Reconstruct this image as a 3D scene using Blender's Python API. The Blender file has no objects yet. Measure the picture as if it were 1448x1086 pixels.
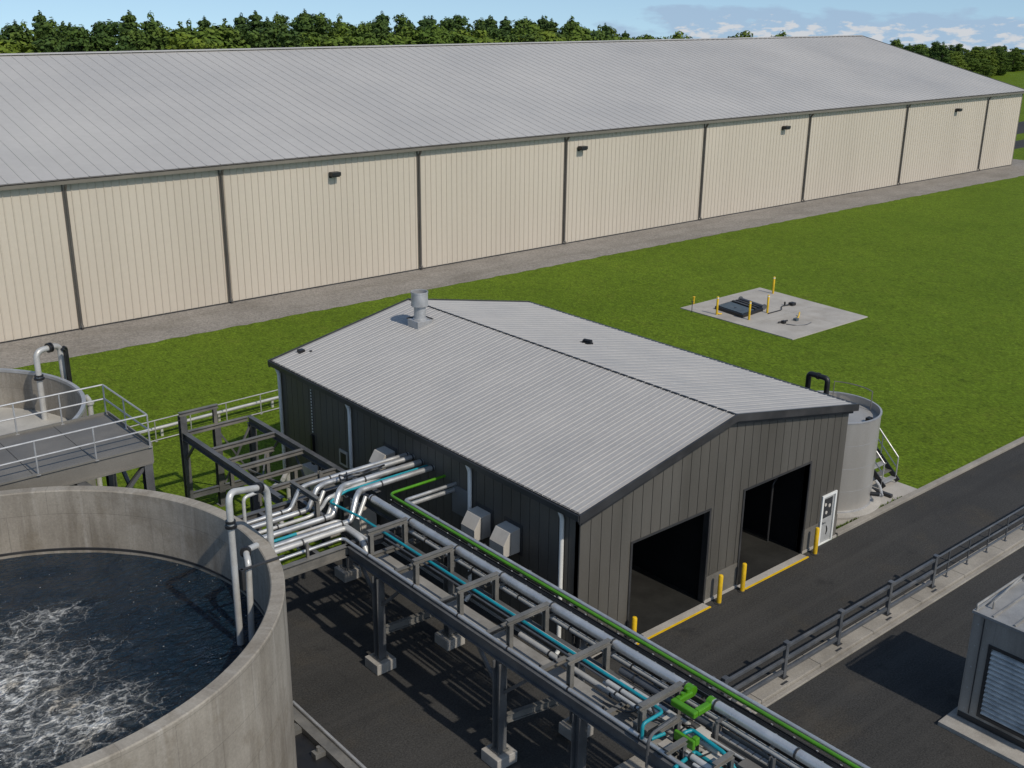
import bpy, math, random
from mathutils import Vector, Matrix, noise as mnoise
R = math.radians
PI = math.pi
random.seed(7)
scene = bpy.context.scene

# ------------------------------------------------------------------ camera
cam_d = bpy.data.cameras.new('camera'); cam = bpy.data.objects.new('camera', cam_d)
scene.collection.objects.link(cam); scene.camera = cam
HC = 20.0
PITCH, ROLL, YAW, FPX = 0.338624, 0.01128, 0.70858, 1551.3
fw = Vector((math.sin(YAW)*math.cos(PITCH), math.cos(YAW)*math.cos(PITCH), -math.sin(PITCH)))
rt = fw.cross(Vector((0, 0, 1))).normalized(); upv = rt.cross(fw)
r2 = rt*math.cos(ROLL) + upv*math.sin(ROLL); u2 = upv*math.cos(ROLL) - rt*math.sin(ROLL)
cm = Matrix((r2, u2, -fw)).transposed().to_4x4(); cm.translation = Vector((0, 0, HC))
cam.matrix_world = cm
cam_d.sensor_width = 36.0; cam_d.lens = 36.0*FPX/1448.0
cam_d.clip_start = 0.1; cam_d.clip_end = 5000

# ------------------------------------------------------------------ sun, sky
SUN = Vector((0.05, -0.9987, 0)).normalized()*math.cos(R(46)); SUN.z = math.sin(R(46))
sl = bpy.data.lights.new('sun', 'SUN'); so = bpy.data.objects.new('sun', sl)
scene.collection.objects.link(so)
sl.energy = 3.15; sl.angle = R(0.8); sl.color = (1.0, 0.93, 0.82)
so.rotation_euler = SUN.to_track_quat('Z', 'Y').to_euler(); so.location = (20, -60, 80)
W = bpy.data.worlds.new('World'); scene.world = W; W.use_nodes = True
wn, wl = W.node_tree.nodes, W.node_tree.links
wn.clear()
def N(nodes, t, **kw):
    n = nodes.new(t)
    for k, v in kw.items(): setattr(n, k, v)
    return n
wo = N(wn, 'ShaderNodeOutputWorld'); bg = N(wn, 'ShaderNodeBackground'); bg.inputs[1].default_value = 0.145
sky = N(wn, 'ShaderNodeTexSky'); sky.sky_type = 'NISHITA'; sky.sun_disc = False
sky.sun_elevation = R(46); sky.sun_rotation = math.atan2(SUN.x, SUN.y)
sky.air_density = 1.0; sky.dust_density = 0.6; sky.ozone_density = 1.6
tc = N(wn, 'ShaderNodeTexCoord')
sep = N(wn, 'ShaderNodeSeparateXYZ'); wl.new(tc.outputs['Generated'], sep.inputs[0])
def wmath(op, a, b=None, clamp=False):
    n = N(wn, 'ShaderNodeMath', operation=op, use_clamp=clamp)
    for i, v in enumerate((a, b)):
        if v is None: continue
        if isinstance(v, (int, float)): n.inputs[i].default_value = v
        else: wl.new(v, n.inputs[i])
    return n.outputs[0]
# the sky keeps its low-altitude blue down to the tree tops (the hill falls away behind the wood)
zz = wmath('ADD', wmath('MAXIMUM', sep.outputs[2], -0.15), 0.17)
cmb = N(wn, 'ShaderNodeCombineXYZ'); wl.new(sep.outputs[0], cmb.inputs[0]); wl.new(sep.outputs[1], cmb.inputs[1]); wl.new(zz, cmb.inputs[2])
wl.new(cmb.outputs[0], sky.inputs[0])
# cumulus band low over the right-hand horizon
az = wmath('ARCTAN2', sep.outputs[0], sep.outputs[1])
cu = N(wn, 'ShaderNodeCombineXYZ')
wl.new(wmath('MULTIPLY', az, 58.0), cu.inputs[0]); wl.new(wmath('MULTIPLY', sep.outputs[2], 165.0), cu.inputs[1])
cn = N(wn, 'ShaderNodeTexNoise'); cn.inputs['Scale'].default_value = 1.0; cn.inputs['Detail'].default_value = 6; cn.inputs['Roughness'].default_value = 0.58
wl.new(cu.outputs[0], cn.inputs[0])
cn2 = N(wn, 'ShaderNodeTexNoise'); cn2.inputs['Scale'].default_value = 0.42; cn2.inputs['Detail'].default_value = 4
wl.new(cu.outputs[0], cn2.inputs[0])
def wramp(src, stops):
    n = N(wn, 'ShaderNodeValToRGB'); cr = n.color_ramp
    while len(cr.elements) < len(stops): cr.elements.new(0.5)
    for e, (p, c) in zip(cr.elements, stops): e.position = p; e.color = c
    wl.new(src, n.inputs[0]); return n.outputs[0]
def g4(v): return (v, v, v, 1)
zrel = wmath('MULTIPLY', wmath('ADD', sep.outputs[2], 0.06), 10.0)      # z -0.06..0.04 -> 0..1
band = wramp(zrel, [(0.0, g4(1)), (0.38, g4(1)), (0.50, g4(0.7)), (0.60, g4(0))])
azm = wramp(wmath('MULTIPLY', wmath('ADD', az, 0.0), 0.6), [(0.0, g4(0)), (0.44, g4(0)), (0.52, g4(1)), (1.0, g4(1))])
cm_ = wmath('MULTIPLY', band, azm)
haz = wramp(wmath('ADD', cn2.outputs[0], wmath('MULTIPLY', wmath('SUBTRACT', cm_, 1.0), 0.5)), [(0.22, g4(0)), (0.36, g4(1))])
pu = wramp(wmath('ADD', cn.outputs[0], wmath('MULTIPLY', wmath('SUBTRACT', cm_, 1.0), 0.6)), [(0.465, g4(0)), (0.56, g4(1))])
mix1 = N(wn, 'ShaderNodeMix', data_type='RGBA'); mix2 = N(wn, 'ShaderNodeMix', data_type='RGBA')
tint = N(wn, 'ShaderNodeMix', data_type='RGBA', blend_type='MULTIPLY'); tint.inputs[0].default_value = 1.0
wl.new(sky.outputs[0], tint.inputs[6]); tint.inputs[7].default_value = (0.985, 1.0, 0.94, 1)
wl.new(wmath('MULTIPLY', haz, 0.75), mix1.inputs[0]); wl.new(tint.outputs[2], mix1.inputs[6]); mix1.inputs[7].default_value = (2.4, 3.25, 4.4, 1)
wl.new(wmath('MULTIPLY', pu, 0.72), mix2.inputs[0]); wl.new(mix1.outputs[2], mix2.inputs[6]); mix2.inputs[7].default_value = (4.9, 4.8, 4.75, 1)
wl.new(mix2.outputs[2], bg.inputs[0]); wl.new(bg.outputs[0], wo.inputs[0])
scene.view_settings.view_transform = 'Standard'; scene.view_settings.look = 'None'
scene.view_settings.exposure = 0.0; scene.view_settings.gamma = 1.0

# ------------------------------------------------------------------ materials
MATS = {}
def newmat(name):
    m = bpy.data.materials.new(name); m.use_nodes = True
    nt = m.node_tree; nt.nodes.clear()
    o = nt.nodes.new('ShaderNodeOutputMaterial'); b = nt.nodes.new('ShaderNodeBsdfPrincipled')
    nt.links.new(b.outputs[0], o.inputs[0]); MATS[name] = m
    return m, nt, b
class NB:
    def __init__(s, nt): s.nt = nt; s.n = nt.nodes; s.l = nt.links
    def new(s, t, **kw): return N(s.n, t, **kw)
    def link(s, a, b): s.l.new(a, b)
    def val(s, sock, v):
        if hasattr(v, 'links') or isinstance(v, bpy.types.NodeSocket): s.l.new(v, sock)
        else: sock.default_value = v
    def math(s, op, a, b=0.0, clamp=False):
        n = s.new('ShaderNodeMath', operation=op, use_clamp=clamp); s.val(n.inputs[0], a); s.val(n.inputs[1], b); return n.outputs[0]
    def coord(s, kind='Object', scale=(1, 1, 1), loc=(0, 0, 0)):
        t = s.new('ShaderNodeTexCoord'); mp = s.new('ShaderNodeMapping'); s.link(t.outputs[kind], mp.inputs[0])
        mp.inputs['Scale'].default_value = scale; mp.inputs['Location'].default_value = loc; return mp.outputs[0]
    def noise(s, vec, scale, detail=4, rough=0.55, dist=0.0):
        n = s.new('ShaderNodeTexNoise'); s.link(vec, n.inputs['Vector']); n.inputs['Scale'].default_value = scale
        n.inputs['Detail'].default_value = detail; n.inputs['Roughness'].default_value = rough; n.inputs['Distortion'].default_value = dist
        return n.outputs[0]
    def ramp(s, f, stops, interp='LINEAR'):
        n = s.new('ShaderNodeValToRGB'); cr = n.color_ramp; cr.interpolation = interp
        while len(cr.elements) < len(stops): cr.elements.new(0.5)
        for e, (p, c) in zip(cr.elements, stops):
            e.position = p; e.color = c if len(c) == 4 else (*c, 1)
        s.link(f, n.inputs[0]); return n.outputs[0]
    def mix(s, f, a, b, blend='MIX'):
        n = s.new('ShaderNodeMix', data_type='RGBA', blend_type=blend); s.val(n.inputs[0], f)
        for k, v in ((6, a), (7, b)):
            if isinstance(v, bpy.types.NodeSocket): s.l.new(v, n.inputs[k])
            else: n.inputs[k].default_value = v if len(v) == 4 else (*v, 1)
        return n.outputs[2]
    def bump(s, h, strength=0.3, dist=0.02, normal=None):
        n = s.new('ShaderNodeBump'); n.inputs['Strength'].default_value = strength; n.inputs['Distance'].default_value = dist
        s.link(h, n.inputs['Height'])
        if normal: s.link(normal, n.inputs['Normal'])
        return n.outputs[0]
def sc(c, k): return tuple(max(0, min(1, x*k)) for x in c)
def pm(name, col, rough=0.6, metal=0.0, var=0.15, scale=1.5, grain=0.08, gscale=30, bump=0.0, bscale=60, streak=False, dirt=None, dirtamt=0.35, spec=0.5, rvar=0.12):
    m, nt, b = newmat(name); q = NB(nt)
    v = q.coord('Object', (1, 1, 0.15) if streak else (1, 1, 1)); v1 = q.coord('Object')
    n1 = q.noise(v, scale, 5); n2 = q.noise(v1, gscale, 3)
    c = q.ramp(n1, [(0.28, sc(col, 1-var)), (0.72, sc(col, 1+var))])
    if grain: c = q.mix(1.0, c, q.ramp(n2, [(0.3, g4(1-grain)), (0.7, g4(1+grain))]), 'MULTIPLY')
    if dirt:
        n3 = q.noise(q.coord('Object', (1, 1, 0.2) if streak else (1, 1, 1), (3.1, 7.7, 1.3)), scale*0.6, 7, 0.65)
        c = q.mix(q.math('MULTIPLY', q.ramp(n3, [(0.48, g4(0)), (0.68, g4(1))]), dirtamt), c, dirt)
    q.link(c, b.inputs['Base Color'])
    q.link(q.ramp(n1, [(0.3, g4(max(0.05, rough-rvar))), (0.7, g4(min(1, rough+rvar)))]), b.inputs['Roughness'])
    b.inputs['Metallic'].default_value = metal; b.inputs['Specular IOR Level'].default_value = spec
    if bump: q.link(q.bump(q.noise(v1, bscale, 4), bump, 0.02), b.inputs['Normal'])
    return m
M = {}
M['barn_wall'] = pm('barn_wall_paint', (0.50, 0.442, 0.365), 0.55, 0, 0.05, 0.12, 0.02, 3, 0, streak=True, dirt=(0.36, 0.31, 0.25), dirtamt=0.28)
M['barn_roof'] = pm('barn_roof_metal', (0.415, 0.40, 0.38), 0.6, 0.08, 0.05, 0.09, 0.03, 2.0, dirt=(0.34, 0.325, 0.308), dirtamt=0.3, spec=0.3)
M['shed_roof'] = pm('shed_roof_metal', (0.375, 0.36, 0.342), 0.55, 0.08, 0.05, 0.5, 0.04, 6, dirt=(0.30, 0.295, 0.29), dirtamt=0.4, spec=0.35)
M['shed_wall'] = pm('shed_wall_paint', (0.080, 0.074, 0.063), 0.5, 0.0, 0.14, 0.8, 0.08, 14, streak=True, dirt=(0.12, 0.11, 0.095), dirtamt=0.45)
M['shed_dark'] = pm('dark_trim', (0.030, 0.030, 0.031), 0.42, 0, 0.2, 1.0, 0.06, 20, dirt=(0.09, 0.085, 0.08), dirtamt=0.35)
M['black'] = pm('black_plastic', (0.012, 0.012, 0.013), 0.45, 0, 0.2, 3, 0.1, 30)
M['groove'] = pm('groove_shadow_gap', (0.02, 0.019, 0.018), 0.7)
M['barn_trim'] = pm('barn_trim', (0.15, 0.135, 0.11), 0.5, 0, 0.12, 0.6, 0.06, 12)
M['barn_spout'] = pm('barn_spout', (0.085, 0.076, 0.066), 0.5, 0, 0.15, 0.8, 0.06, 12)
M['white'] = pm('white_paint', (0.74, 0.74, 0.71), 0.45, 0, 0.08, 1.2, 0.05, 20, streak=True, dirt=(0.34, 0.33, 0.30), dirtamt=0.4)
M['pipe'] = pm('pipe_jacket', (0.56, 0.56, 0.55), 0.36, 0.65, 0.10, 2.0, 0.05, 25, dirt=(0.30, 0.28, 0.25), dirtamt=0.5)
M['pipe_w'] = pm('pipe_white', (0.50, 0.495, 0.475), 0.40, 0.25, 0.09, 2.0, 0.05, 25, dirt=(0.34, 0.31, 0.26), dirtamt=0.55)
M['galv'] = pm('galvanised', (0.42, 0.42, 0.42), 0.45, 0.4, 0.14, 2.5, 0.08, 30, dirt=(0.32, 0.31, 0.30), dirtamt=0.4)
M['steel'] = pm('rack_steel', (0.105, 0.106, 0.108), 0.45, 0.25, 0.22, 1.6, 0.10, 25, dirt=(0.20, 0.19, 0.175), dirtamt=0.5, bump=0.05)
M['steel_l'] = pm('rack_steel_sunlit', (0.15, 0.144, 0.131), 0.5, 0.2, 0.22, 1.6, 0.10, 25, dirt=(0.25, 0.23, 0.20), dirtamt=0.5, bump=0.05)  # paler, warmer copy of the rack steel, sunlight put into its colour
M['rail'] = pm('guard_rail_paint', (0.088, 0.095, 0.106), 0.42, 0.25, 0.15, 2, 0.07, 25, dirt=(0.22, 0.21, 0.20), dirtamt=0.4)
M['teal'] = pm('teal_paint', (0.006, 0.235, 0.29), 0.4, 0, 0.12, 2, 0.05, 25, dirt=(0.02, 0.14, 0.16), dirtamt=0.4)
M['green'] = pm('green_paint', (0.065, 0.225, 0.007), 0.4, 0, 0.15, 2, 0.05, 25, dirt=(0.05, 0.14, 0.01), dirtamt=0.4)
M['yellow'] = pm('yellow_paint', (0.68, 0.43, 0.012), 0.42, 0, 0.10, 3, 0.05, 30, dirt=(0.32, 0.20, 0.03), dirtamt=0.4)
M['conc'] = pm('concrete', (0.34, 0.318, 0.285), 0.85, 0, 0.18, 1.3, 0.12, 30, bump=0.25, bscale=40, dirt=(0.17, 0.155, 0.135), dirtamt=0.6, spec=0.25)
M['conc_l'] = pm('concrete_pale', (0.37, 0.345, 0.31), 0.85, 0, 0.12, 0.7, 0.10, 20, bump=0.2, bscale=40, dirt=(0.25, 0.22, 0.18), dirtamt=0.6, spec=0.25)
M['deck'] = pm('deck_plate', (0.155, 0.145, 0.13), 0.6, 0.1, 0.14, 0.8, 0.09, 25, bump=0.1, dirt=(0.09, 0.085, 0.078), dirtamt=0.5)
M['fascia'] = pm('deck_fascia', (0.17, 0.158, 0.138), 0.55, 0.1, 0.12, 0.8, 0.07, 25, dirt=(0.09, 0.085, 0.078), dirtamt=0.4)
M['hood'] = pm('hood_paint', (0.46, 0.43, 0.385), 0.5, 0, 0.06, 2, 0.04, 25, streak=True, dirt=(0.28, 0.25, 0.21), dirtamt=0.4)
M['silo'] = pm('tank_steel', (0.43, 0.41, 0.38), 0.40, 0.45, 0.08, 0.9, 0.05, 20, streak=True, dirt=(0.36, 0.33, 0.29), dirtamt=0.4)
M['unit'] = pm('unit_casing', (0.31, 0.295, 0.27), 0.45, 0.3, 0.25, 1.5, 0.08, 25, streak=True, dirt=(0.10, 0.094, 0.085), dirtamt=0.7)
M['unit_top'] = pm('unit_top', (0.30, 0.295, 0.285), 0.5, 0.25, 0.15, 1.5, 0.08, 25, dirt=(0.16, 0.15, 0.14), dirtamt=0.6)
M['louver'] = pm('louver_metal', (0.50, 0.51, 0.50), 0.5, 0.1, 0.18, 2.5, 0.06, 25, dirt=(0.20, 0.22, 0.23), dirtamt=0.6)
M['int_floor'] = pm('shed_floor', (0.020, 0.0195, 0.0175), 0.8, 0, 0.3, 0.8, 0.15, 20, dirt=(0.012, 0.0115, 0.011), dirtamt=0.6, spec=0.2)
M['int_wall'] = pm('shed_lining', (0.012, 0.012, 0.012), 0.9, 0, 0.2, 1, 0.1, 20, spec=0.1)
M['glass'] = pm('dark_glass', (0.04, 0.042, 0.044), 0.08, 0, 0.1, 2, 0)
M['lid'] = pm('hatch_lid', (0.075, 0.10, 0.115), 0.4, 0.3, 0.2, 2, 0.06, 25, dirt=(0.03, 0.035, 0.04), dirtamt=0.5)
M['bark'] = pm('bark', (0.075, 0.06, 0.045), 0.9, 0, 0.3, 2, 0.2, 15, bump=0.4, bscale=12, spec=0.1)
M['floor_pale'] = pm('tank_floor', (0.43, 0.41, 0.37), 0.6, 0, 0.16, 0.5, 0.05, 10, dirt=(0.22, 0.21, 0.19), dirtamt=0.55)

M['kerb'] = pm('kerb_concrete', (0.275, 0.252, 0.218), 0.88, 0, 0.16, 0.8, 0.14, 24, bump=0.3, bscale=30, dirt=(0.14, 0.125, 0.105), dirtamt=0.65, spec=0.2)
def asphalt():
    m, nt, b = newmat('asphalt'); q = NB(nt); v = q.coord()
    c = q.ramp(q.noise(v, 0.22, 6, 0.6), [(0.25, (0.031, 0.030, 0.028)), (0.75, (0.048, 0.046, 0.043))])
    c = q.mix(q.math('MULTIPLY', q.ramp(q.noise(q.coord('Object', (1, 1, 1), (9, 4, 0)), 0.35, 7, 0.65), [(0.52, g4(0)), (0.7, g4(1))]), 0.55), c, (0.062, 0.052, 0.038))
    c = q.mix(q.math('MULTIPLY', q.ramp(q.noise(q.coord('Object', (0.25, 1.6, 1), (2, 31, 0)), 0.5, 5, 0.6), [(0.5, g4(0)), (0.72, g4(1))]), 0.45), c, (0.024, 0.023, 0.022))
    c = q.mix(1.0, c, q.ramp(q.noise(v, 18, 5, 0.8), [(0.34, g4(0.45)), (0.66, g4(1.6))]), 'MULTIPLY')
    tr = q.noise(q.coord('Object', (0.03, 1.5, 1), (0, 3, 0)), 1.0, 4, 0.6)
    c = q.mix(q.math('MULTIPLY', q.ramp(tr, [(0.50, g4(0)), (0.66, g4(1))]), 0.35), c, (0.060, 0.057, 0.052))
    oil = q.noise(q.coord('Object', (1, 1, 1), (33, 12, 0)), 0.9, 5, 0.55)
    c = q.mix(q.math('MULTIPLY', q.ramp(oil, [(0.63, g4(0)), (0.72, g4(1))]), 0.5), c, (0.018, 0.0175, 0.017))
    # a few fine cracks
    vo = q.new('ShaderNodeTexVoronoi', feature='DISTANCE_TO_EDGE'); vo.inputs['Scale'].default_value = 0.13
    wv = q.new('ShaderNodeVectorMath', operation='ADD'); nz = q.new('ShaderNodeTexNoise'); nz.inputs['Scale'].default_value = 0.7; nz.inputs['Detail'].default_value = 5
    q.link(v, nz.inputs['Vector'])
    q.link(v, wv.inputs[0]); q.link(nz.outputs[1], wv.inputs[1]); q.link(wv.outputs[0], vo.inputs['Vector'])
    c = q.mix(q.math('MULTIPLY', q.ramp(vo.outputs['Distance'], [(0.0, g4(1)), (0.0035, g4(0))]), 0.22), c, (0.015, 0.015, 0.014))
    q.link(c, b.inputs['Base Color']); b.inputs['Roughness'].default_value = 0.85; b.inputs['Specular IOR Level'].default_value = 0.25
    q.link(q.bump(q.noise(v, 40, 4, 0.7), 0.5, 0.02), b.inputs['Normal'])
    return m
M['asphalt'] = asphalt()
def grass_mat(name='lawn_grass'):
    m, nt, b = newmat(name); q = NB(nt); v = q.coord()
    c = q.ramp(q.noise(v, 0.09, 5, 0.6), [(0.3, (0.080, 0.126, 0.008)), (0.7, (0.102, 0.156, 0.011))])
    c = q.mix(q.math('MULTIPLY', q.ramp(q.noise(q.coord('Object', (1, 0.45, 1), (5, 2, 0)), 0.35, 6, 0.62), [(0.45, g4(0)), (0.7, g4(1))]), 0.5), c, (0.114, 0.162, 0.012))
    c = q.mix(q.math('MULTIPLY', q.ramp(q.noise(q.coord('Object', (1, 1, 1), (15, 42, 0)), 0.7, 7, 0.7), [(0.55, g4(0)), (0.72, g4(1))]), 0.4), c, (0.118, 0.128, 0.020))
    c = q.mix(1.0, c, q.ramp(q.noise(q.coord('Object', (1.0, 0.6, 1), (3, 1, 0)), 2.6, 7, 0.78, 1.2), [(0.33, g4(0.60)), (0.67, g4(1.42))]), 'MULTIPLY')
    c = q.mix(1.0, c, q.ramp(q.noise(q.coord('Object', (1, 0.5, 1)), 9, 5, 0.85), [(0.37, g4(0.5)), (0.63, g4(1.55))]), 'MULTIPLY')
    q.link(c, b.inputs['Base Color']); b.inputs['Roughness'].default_value = 0.9; b.inputs['Specular IOR Level'].default_value = 0.1
    q.link(q.bump(q.noise(v, 5, 6, 0.8), 0.7, 0.12), b.inputs['Normal'])
    return m
M['grass'] = grass_mat()
def gravel_mat():
    m, nt, b = newmat('gravel'); q = NB(nt); v = q.coord()
    c = q.ramp(q.noise(v, 0.25, 6, 0.6), [(0.3, (0.20, 0.182, 0.160)), (0.7, (0.265, 0.242, 0.214))])
    vo = q.new('ShaderNodeTexVoronoi'); vo.inputs['Scale'].default_value = 9; q.link(v, vo.inputs['Vector'])
    c = q.mix(0.3, c, q.mix(1.0, c, q.ramp(vo.outputs['Color'], [(0.2, g4(0.45)), (0.8, g4(1.6))]), 'MULTIPLY'))
    c = q.mix(q.math('MULTIPLY', q.ramp(q.noise(q.coord('Object', (0.3, 1, 1), (1, 8, 0)), 0.6, 6), [(0.5, g4(0)), (0.7, g4(1))]), 0.4), c, (0.13, 0.115, 0.09))
    q.link(c, b.inputs['Base Color']); b.inputs['Roughness'].default_value = 0.9; b.inputs['Specular IOR Level'].default_value = 0.15
    q.link(q.bump(vo.outputs['Distance'], 0.5, 0.05), b.inputs['Normal'])
    return m
M['gravel'] = gravel_mat()
def tank_conc():
    m, nt, b = newmat('tank_concrete'); q = NB(nt); v = q.coord(); u = q.coord('UV')
    c = q.ramp(q.noise(v, 0.55, 6, 0.6), [(0.28, (0.225, 0.200, 0.166)), (0.72, (0.345, 0.312, 0.262))])
    st = q.noise(q.coord('UV', (1.0, 0.10, 1)), 1.6, 6, 0.65)
    c = q.mix(q.math('MULTIPLY', q.ramp(st, [(0.5, g4(0)), (0.66, g4(1))]), 0.62), c, (0.150, 0.128, 0.100))
    st2 = q.noise(q.coord('UV', (1.0, 0.06, 1), (4, 0, 0)), 3.5, 5, 0.6)
    c = q.mix(q.math('MULTIPLY', q.ramp(st2, [(0.55, g4(0)), (0.72, g4(1))]), 0.45), c, (0.42, 0.395, 0.355))
    c = q.mix(q.math('MULTIPLY', q.ramp(q.noise(q.coord('Object', (1, 1, 1), (6, 1, 9)), 1.1, 8, 0.7), [(0.52, g4(0)), (0.64, g4(1))]), 0.5), c, (0.185, 0.155, 0.115))
    br = q.new('ShaderNodeTexBrick'); br.offset = 0.5; br.inputs['Scale'].default_value = 1.0
    br.inputs['Brick Width'].default_value = 2.4; br.inputs['Row Height'].default_value = 1.2; br.inputs['Mortar Size'].default_value = 0.009
    br.inputs['Color1'].default_value = g4(1.0); br.inputs['Color2'].default_value = g4(0.93); br.inputs['Mortar'].default_value = g4(0.72)
    uw = q.new('ShaderNodeVectorMath', operation='ADD'); nz = q.new('ShaderNodeTexNoise'); nz.inputs['Scale'].default_value = 1.5
    mlt = q.new('ShaderNodeVectorMath', operation='SCALE'); mlt.inputs['Scale'].default_value = 0.03
    q.link(v, nz.inputs['Vector']); q.link(nz.outputs[1], mlt.inputs[0]); q.link(u, uw.inputs[0]); q.link(mlt.outputs[0], uw.inputs[1]); q.link(uw.outputs[0], br.inputs['Vector'])
    c = q.mix(1.0, c, br.outputs['Color'], 'MULTIPLY')
    c = q.mix(1.0, c, q.ramp(q.noise(v, 16, 4, 0.7), [(0.3, g4(0.86)), (0.7, g4(1.12))]), 'MULTIPLY')
    q.link(c, b.inputs['Base Color']); b.inputs['Roughness'].default_value = 0.85; b.inputs['Specular IOR Level'].default_value = 0.25
    q.link(q.bump(q.noise(v, 9, 6, 0.7), 0.25, 0.03), b.inputs['Normal'])
    return m
M['tank'] = tank_conc()
def water_mat(cx, cy):
    m, nt, b = newmat('aerated_water'); q = NB(nt); v = q.coord()
    # agitated zone: a plume rising left of the middle, with a loose tongue to the right
    def blob(px, py, rx, ry):
        t = q.new('ShaderNodeTexCoord'); mp = q.new('ShaderNodeMapping'); q.link(t.outputs['Object'], mp.inputs[0])
        mp.inputs['Location'].default_value = (-px/rx, -py/ry, 0); mp.inputs['Scale'].default_value = (1/rx, 1/ry, 0)
        ln = q.new('ShaderNodeVectorMath', operation='LENGTH'); q.link(mp.outputs[0], ln.inputs[0])
        return q.math('SUBTRACT', 1.0, ln.outputs['Value'], clamp=True)
    big = blob(4.4-cx, 25.2-cy, 4.9, 4.9)
    ton = blob(7.6-cx, 28.0-cy, 2.6, 1.1)
    nea = blob(6.9-cx, 22.6-cy, 2.6, 1.5)
    msk = q.math('ADD', q.math('MULTIPLY', big, 0.92), q.math('ADD', q.math('MULTIPLY', ton, 0.42), q.math('MULTIPLY', nea, 0.5)))
    msk = q.math('ADD', msk, q.math('MULTIPLY', q.math('SUBTRACT', q.noise(v, 0.7, 4), 0.5), 0.55))
    warp = q.new('ShaderNodeVectorMath', operation='ADD'); nz = q.new('ShaderNodeTexNoise'); nz.inputs['Scale'].default_value = 1.1; nz.inputs['Detail'].default_value = 3
    ms = q.new('ShaderNodeVectorMath', operation='SCALE'); ms.inputs['Scale'].default_value = 1.1
    q.link(v, nz.inputs['Vector']); q.link(nz.outputs[1], ms.inputs[0]); q.link(v, warp.inputs[0]); q.link(ms.outputs[0], warp.inputs[1])
    nz2 = q.new('ShaderNodeTexNoise'); nz2.inputs['Scale'].default_value = 3.6; nz2.inputs['Detail'].default_value = 4; q.link(v, nz2.inputs['Vector'])
    ms2 = q.new('ShaderNodeVectorMath', operation='SCALE'); ms2.inputs['Scale'].default_value = 0.38; q.link(nz2.outputs[1], ms2.inputs[0])
    wa2 = q.new('ShaderNodeVectorMath', operation='ADD'); q.link(warp.outputs[0], wa2.inputs[0]); q.link(ms2.outputs[0], wa2.inputs[1])
    wv = wa2.outputs[0]
    def vein(scale, rough):
        n = q.noise(wv, scale, 4, rough); return q.math('ABSOLUTE', q.math('SUBTRACT', n, 0.5))
    ve = q.new('ShaderNodeTexVoronoi', feature='DISTANCE_TO_EDGE'); ve.inputs['Scale'].default_value = 1.5; q.link(wv, ve.inputs['Vector'])
    d = q.math('MINIMUM', q.math('MULTIPLY', ve.outputs['Distance'], 0.55), q.math('ADD', vein(2.6, 0.5), 0.010))
    wd = q.math('MULTIPLY', q.math('SUBTRACT', msk, 0.12, clamp=True), 0.12)
    foam = q.math('MULTIPLY', q.math('SUBTRACT', wd, d), 14.0, clamp=True)
    halo = q.math('MULTIPLY', q.math('MULTIPLY', q.math('SUBTRACT', q.math('MULTIPLY', wd, 2.4), d), 4.5, clamp=True), q.ramp(q.noise(v, 5.5, 5, 0.7), [(0.35, g4(0.08)), (0.65, g4(0.62))]))
    soft = q.math('MULTIPLY', q.ramp(q.noise(v, 2.4, 6, 0.7), [(0.46, g4(0)), (0.68, g4(1))]), q.math('MULTIPLY', q.math('SUBTRACT', msk, 0.30, clamp=True), 1.3, clamp=True))
    # drifting specks over the calmer part
    vo = q.new('ShaderNodeTexVoronoi'); vo.inputs['Scale'].default_value = 3.4; q.link(v, vo.inputs['Vector'])
    keep = q.ramp(vo.outputs['Color'], [(0.42, g4(0)), (0.47, g4(1))])
    speck = q.math('MULTIPLY', q.ramp(vo.outputs['Distance'], [(0.05, g4(1)), (0.085, g4(0))]), keep)
    f = q.math('MAXIMUM', q.math('MAXIMUM', foam, halo), q.math('MAXIMUM', q.math('MULTIPLY', soft, 0.5), q.math('MULTIPLY', speck, 0.55)))
    brown = q.ramp(q.noise(q.coord('Object', (1, 1, 1), (3, 9, 0)), 0.9, 4), [(0.55, g4(0)), (0.68, g4(1))])
    wcol = q.mix(q.math('MULTIPLY', msk, 0.5, clamp=True), (0.007, 0.021, 0.038), (0.036, 0.050, 0.060))
    fcol = q.mix(q.math('MULTIPLY', brown, 0.55), (0.84, 0.84, 0.81), (0.46, 0.35, 0.20))
    q.link(q.mix(f, wcol, fcol), b.inputs['Base Color'])
    q.link(q.math('ADD', q.math('MULTIPLY', f, 0.5), 0.07), b.inputs['Roughness']); b.inputs['IOR'].default_value = 1.40
    h = q.math('ADD', q.math('MULTIPLY', q.noise(q.coord('Object', (1, 1.5, 1)), 1.4, 5, 0.6, 0.6), 1.0), q.math('MULTIPLY', f, 0.25))
    h = q.math('ADD', h, q.math('MULTIPLY', q.noise(q.coord('Object', (1, 1.6, 1)), 3.4, 3, 0.55, 1.0), 1.1))
    q.link(q.bump(h, 1.0, 0.45), b.inputs['Normal'])
    return m
def leaf_mat(name, a, b_, c_):
    m, nt, b = newmat(name); q = NB(nt); v = q.coord()
    col = q.ramp(q.noise(v, 0.55, 4, 0.65), [(0.3, a), (0.5, b_), (0.72, c_)])
    col = q.mix(1.0, col, q.ramp(q.noise(v, 3.5, 3, 0.7), [(0.3, g4(0.65)), (0.7, g4(1.35))]), 'MULTIPLY')
    oi = q.new('ShaderNodeObjectInfo')
    col = q.mix(1.0, col, q.ramp(oi.outputs['Random'], [(0.0, (0.80, 0.86, 0.8)), (0.5, (1, 1, 1)), (1.0, (1.3, 1.18, 0.9))]), 'MULTIPLY')
    q.link(col, b.inputs['Base Color']); b.inputs['Roughness'].default_value = 0.75; b.inputs['Specular IOR Level'].default_value = 0.2
    return m
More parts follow.
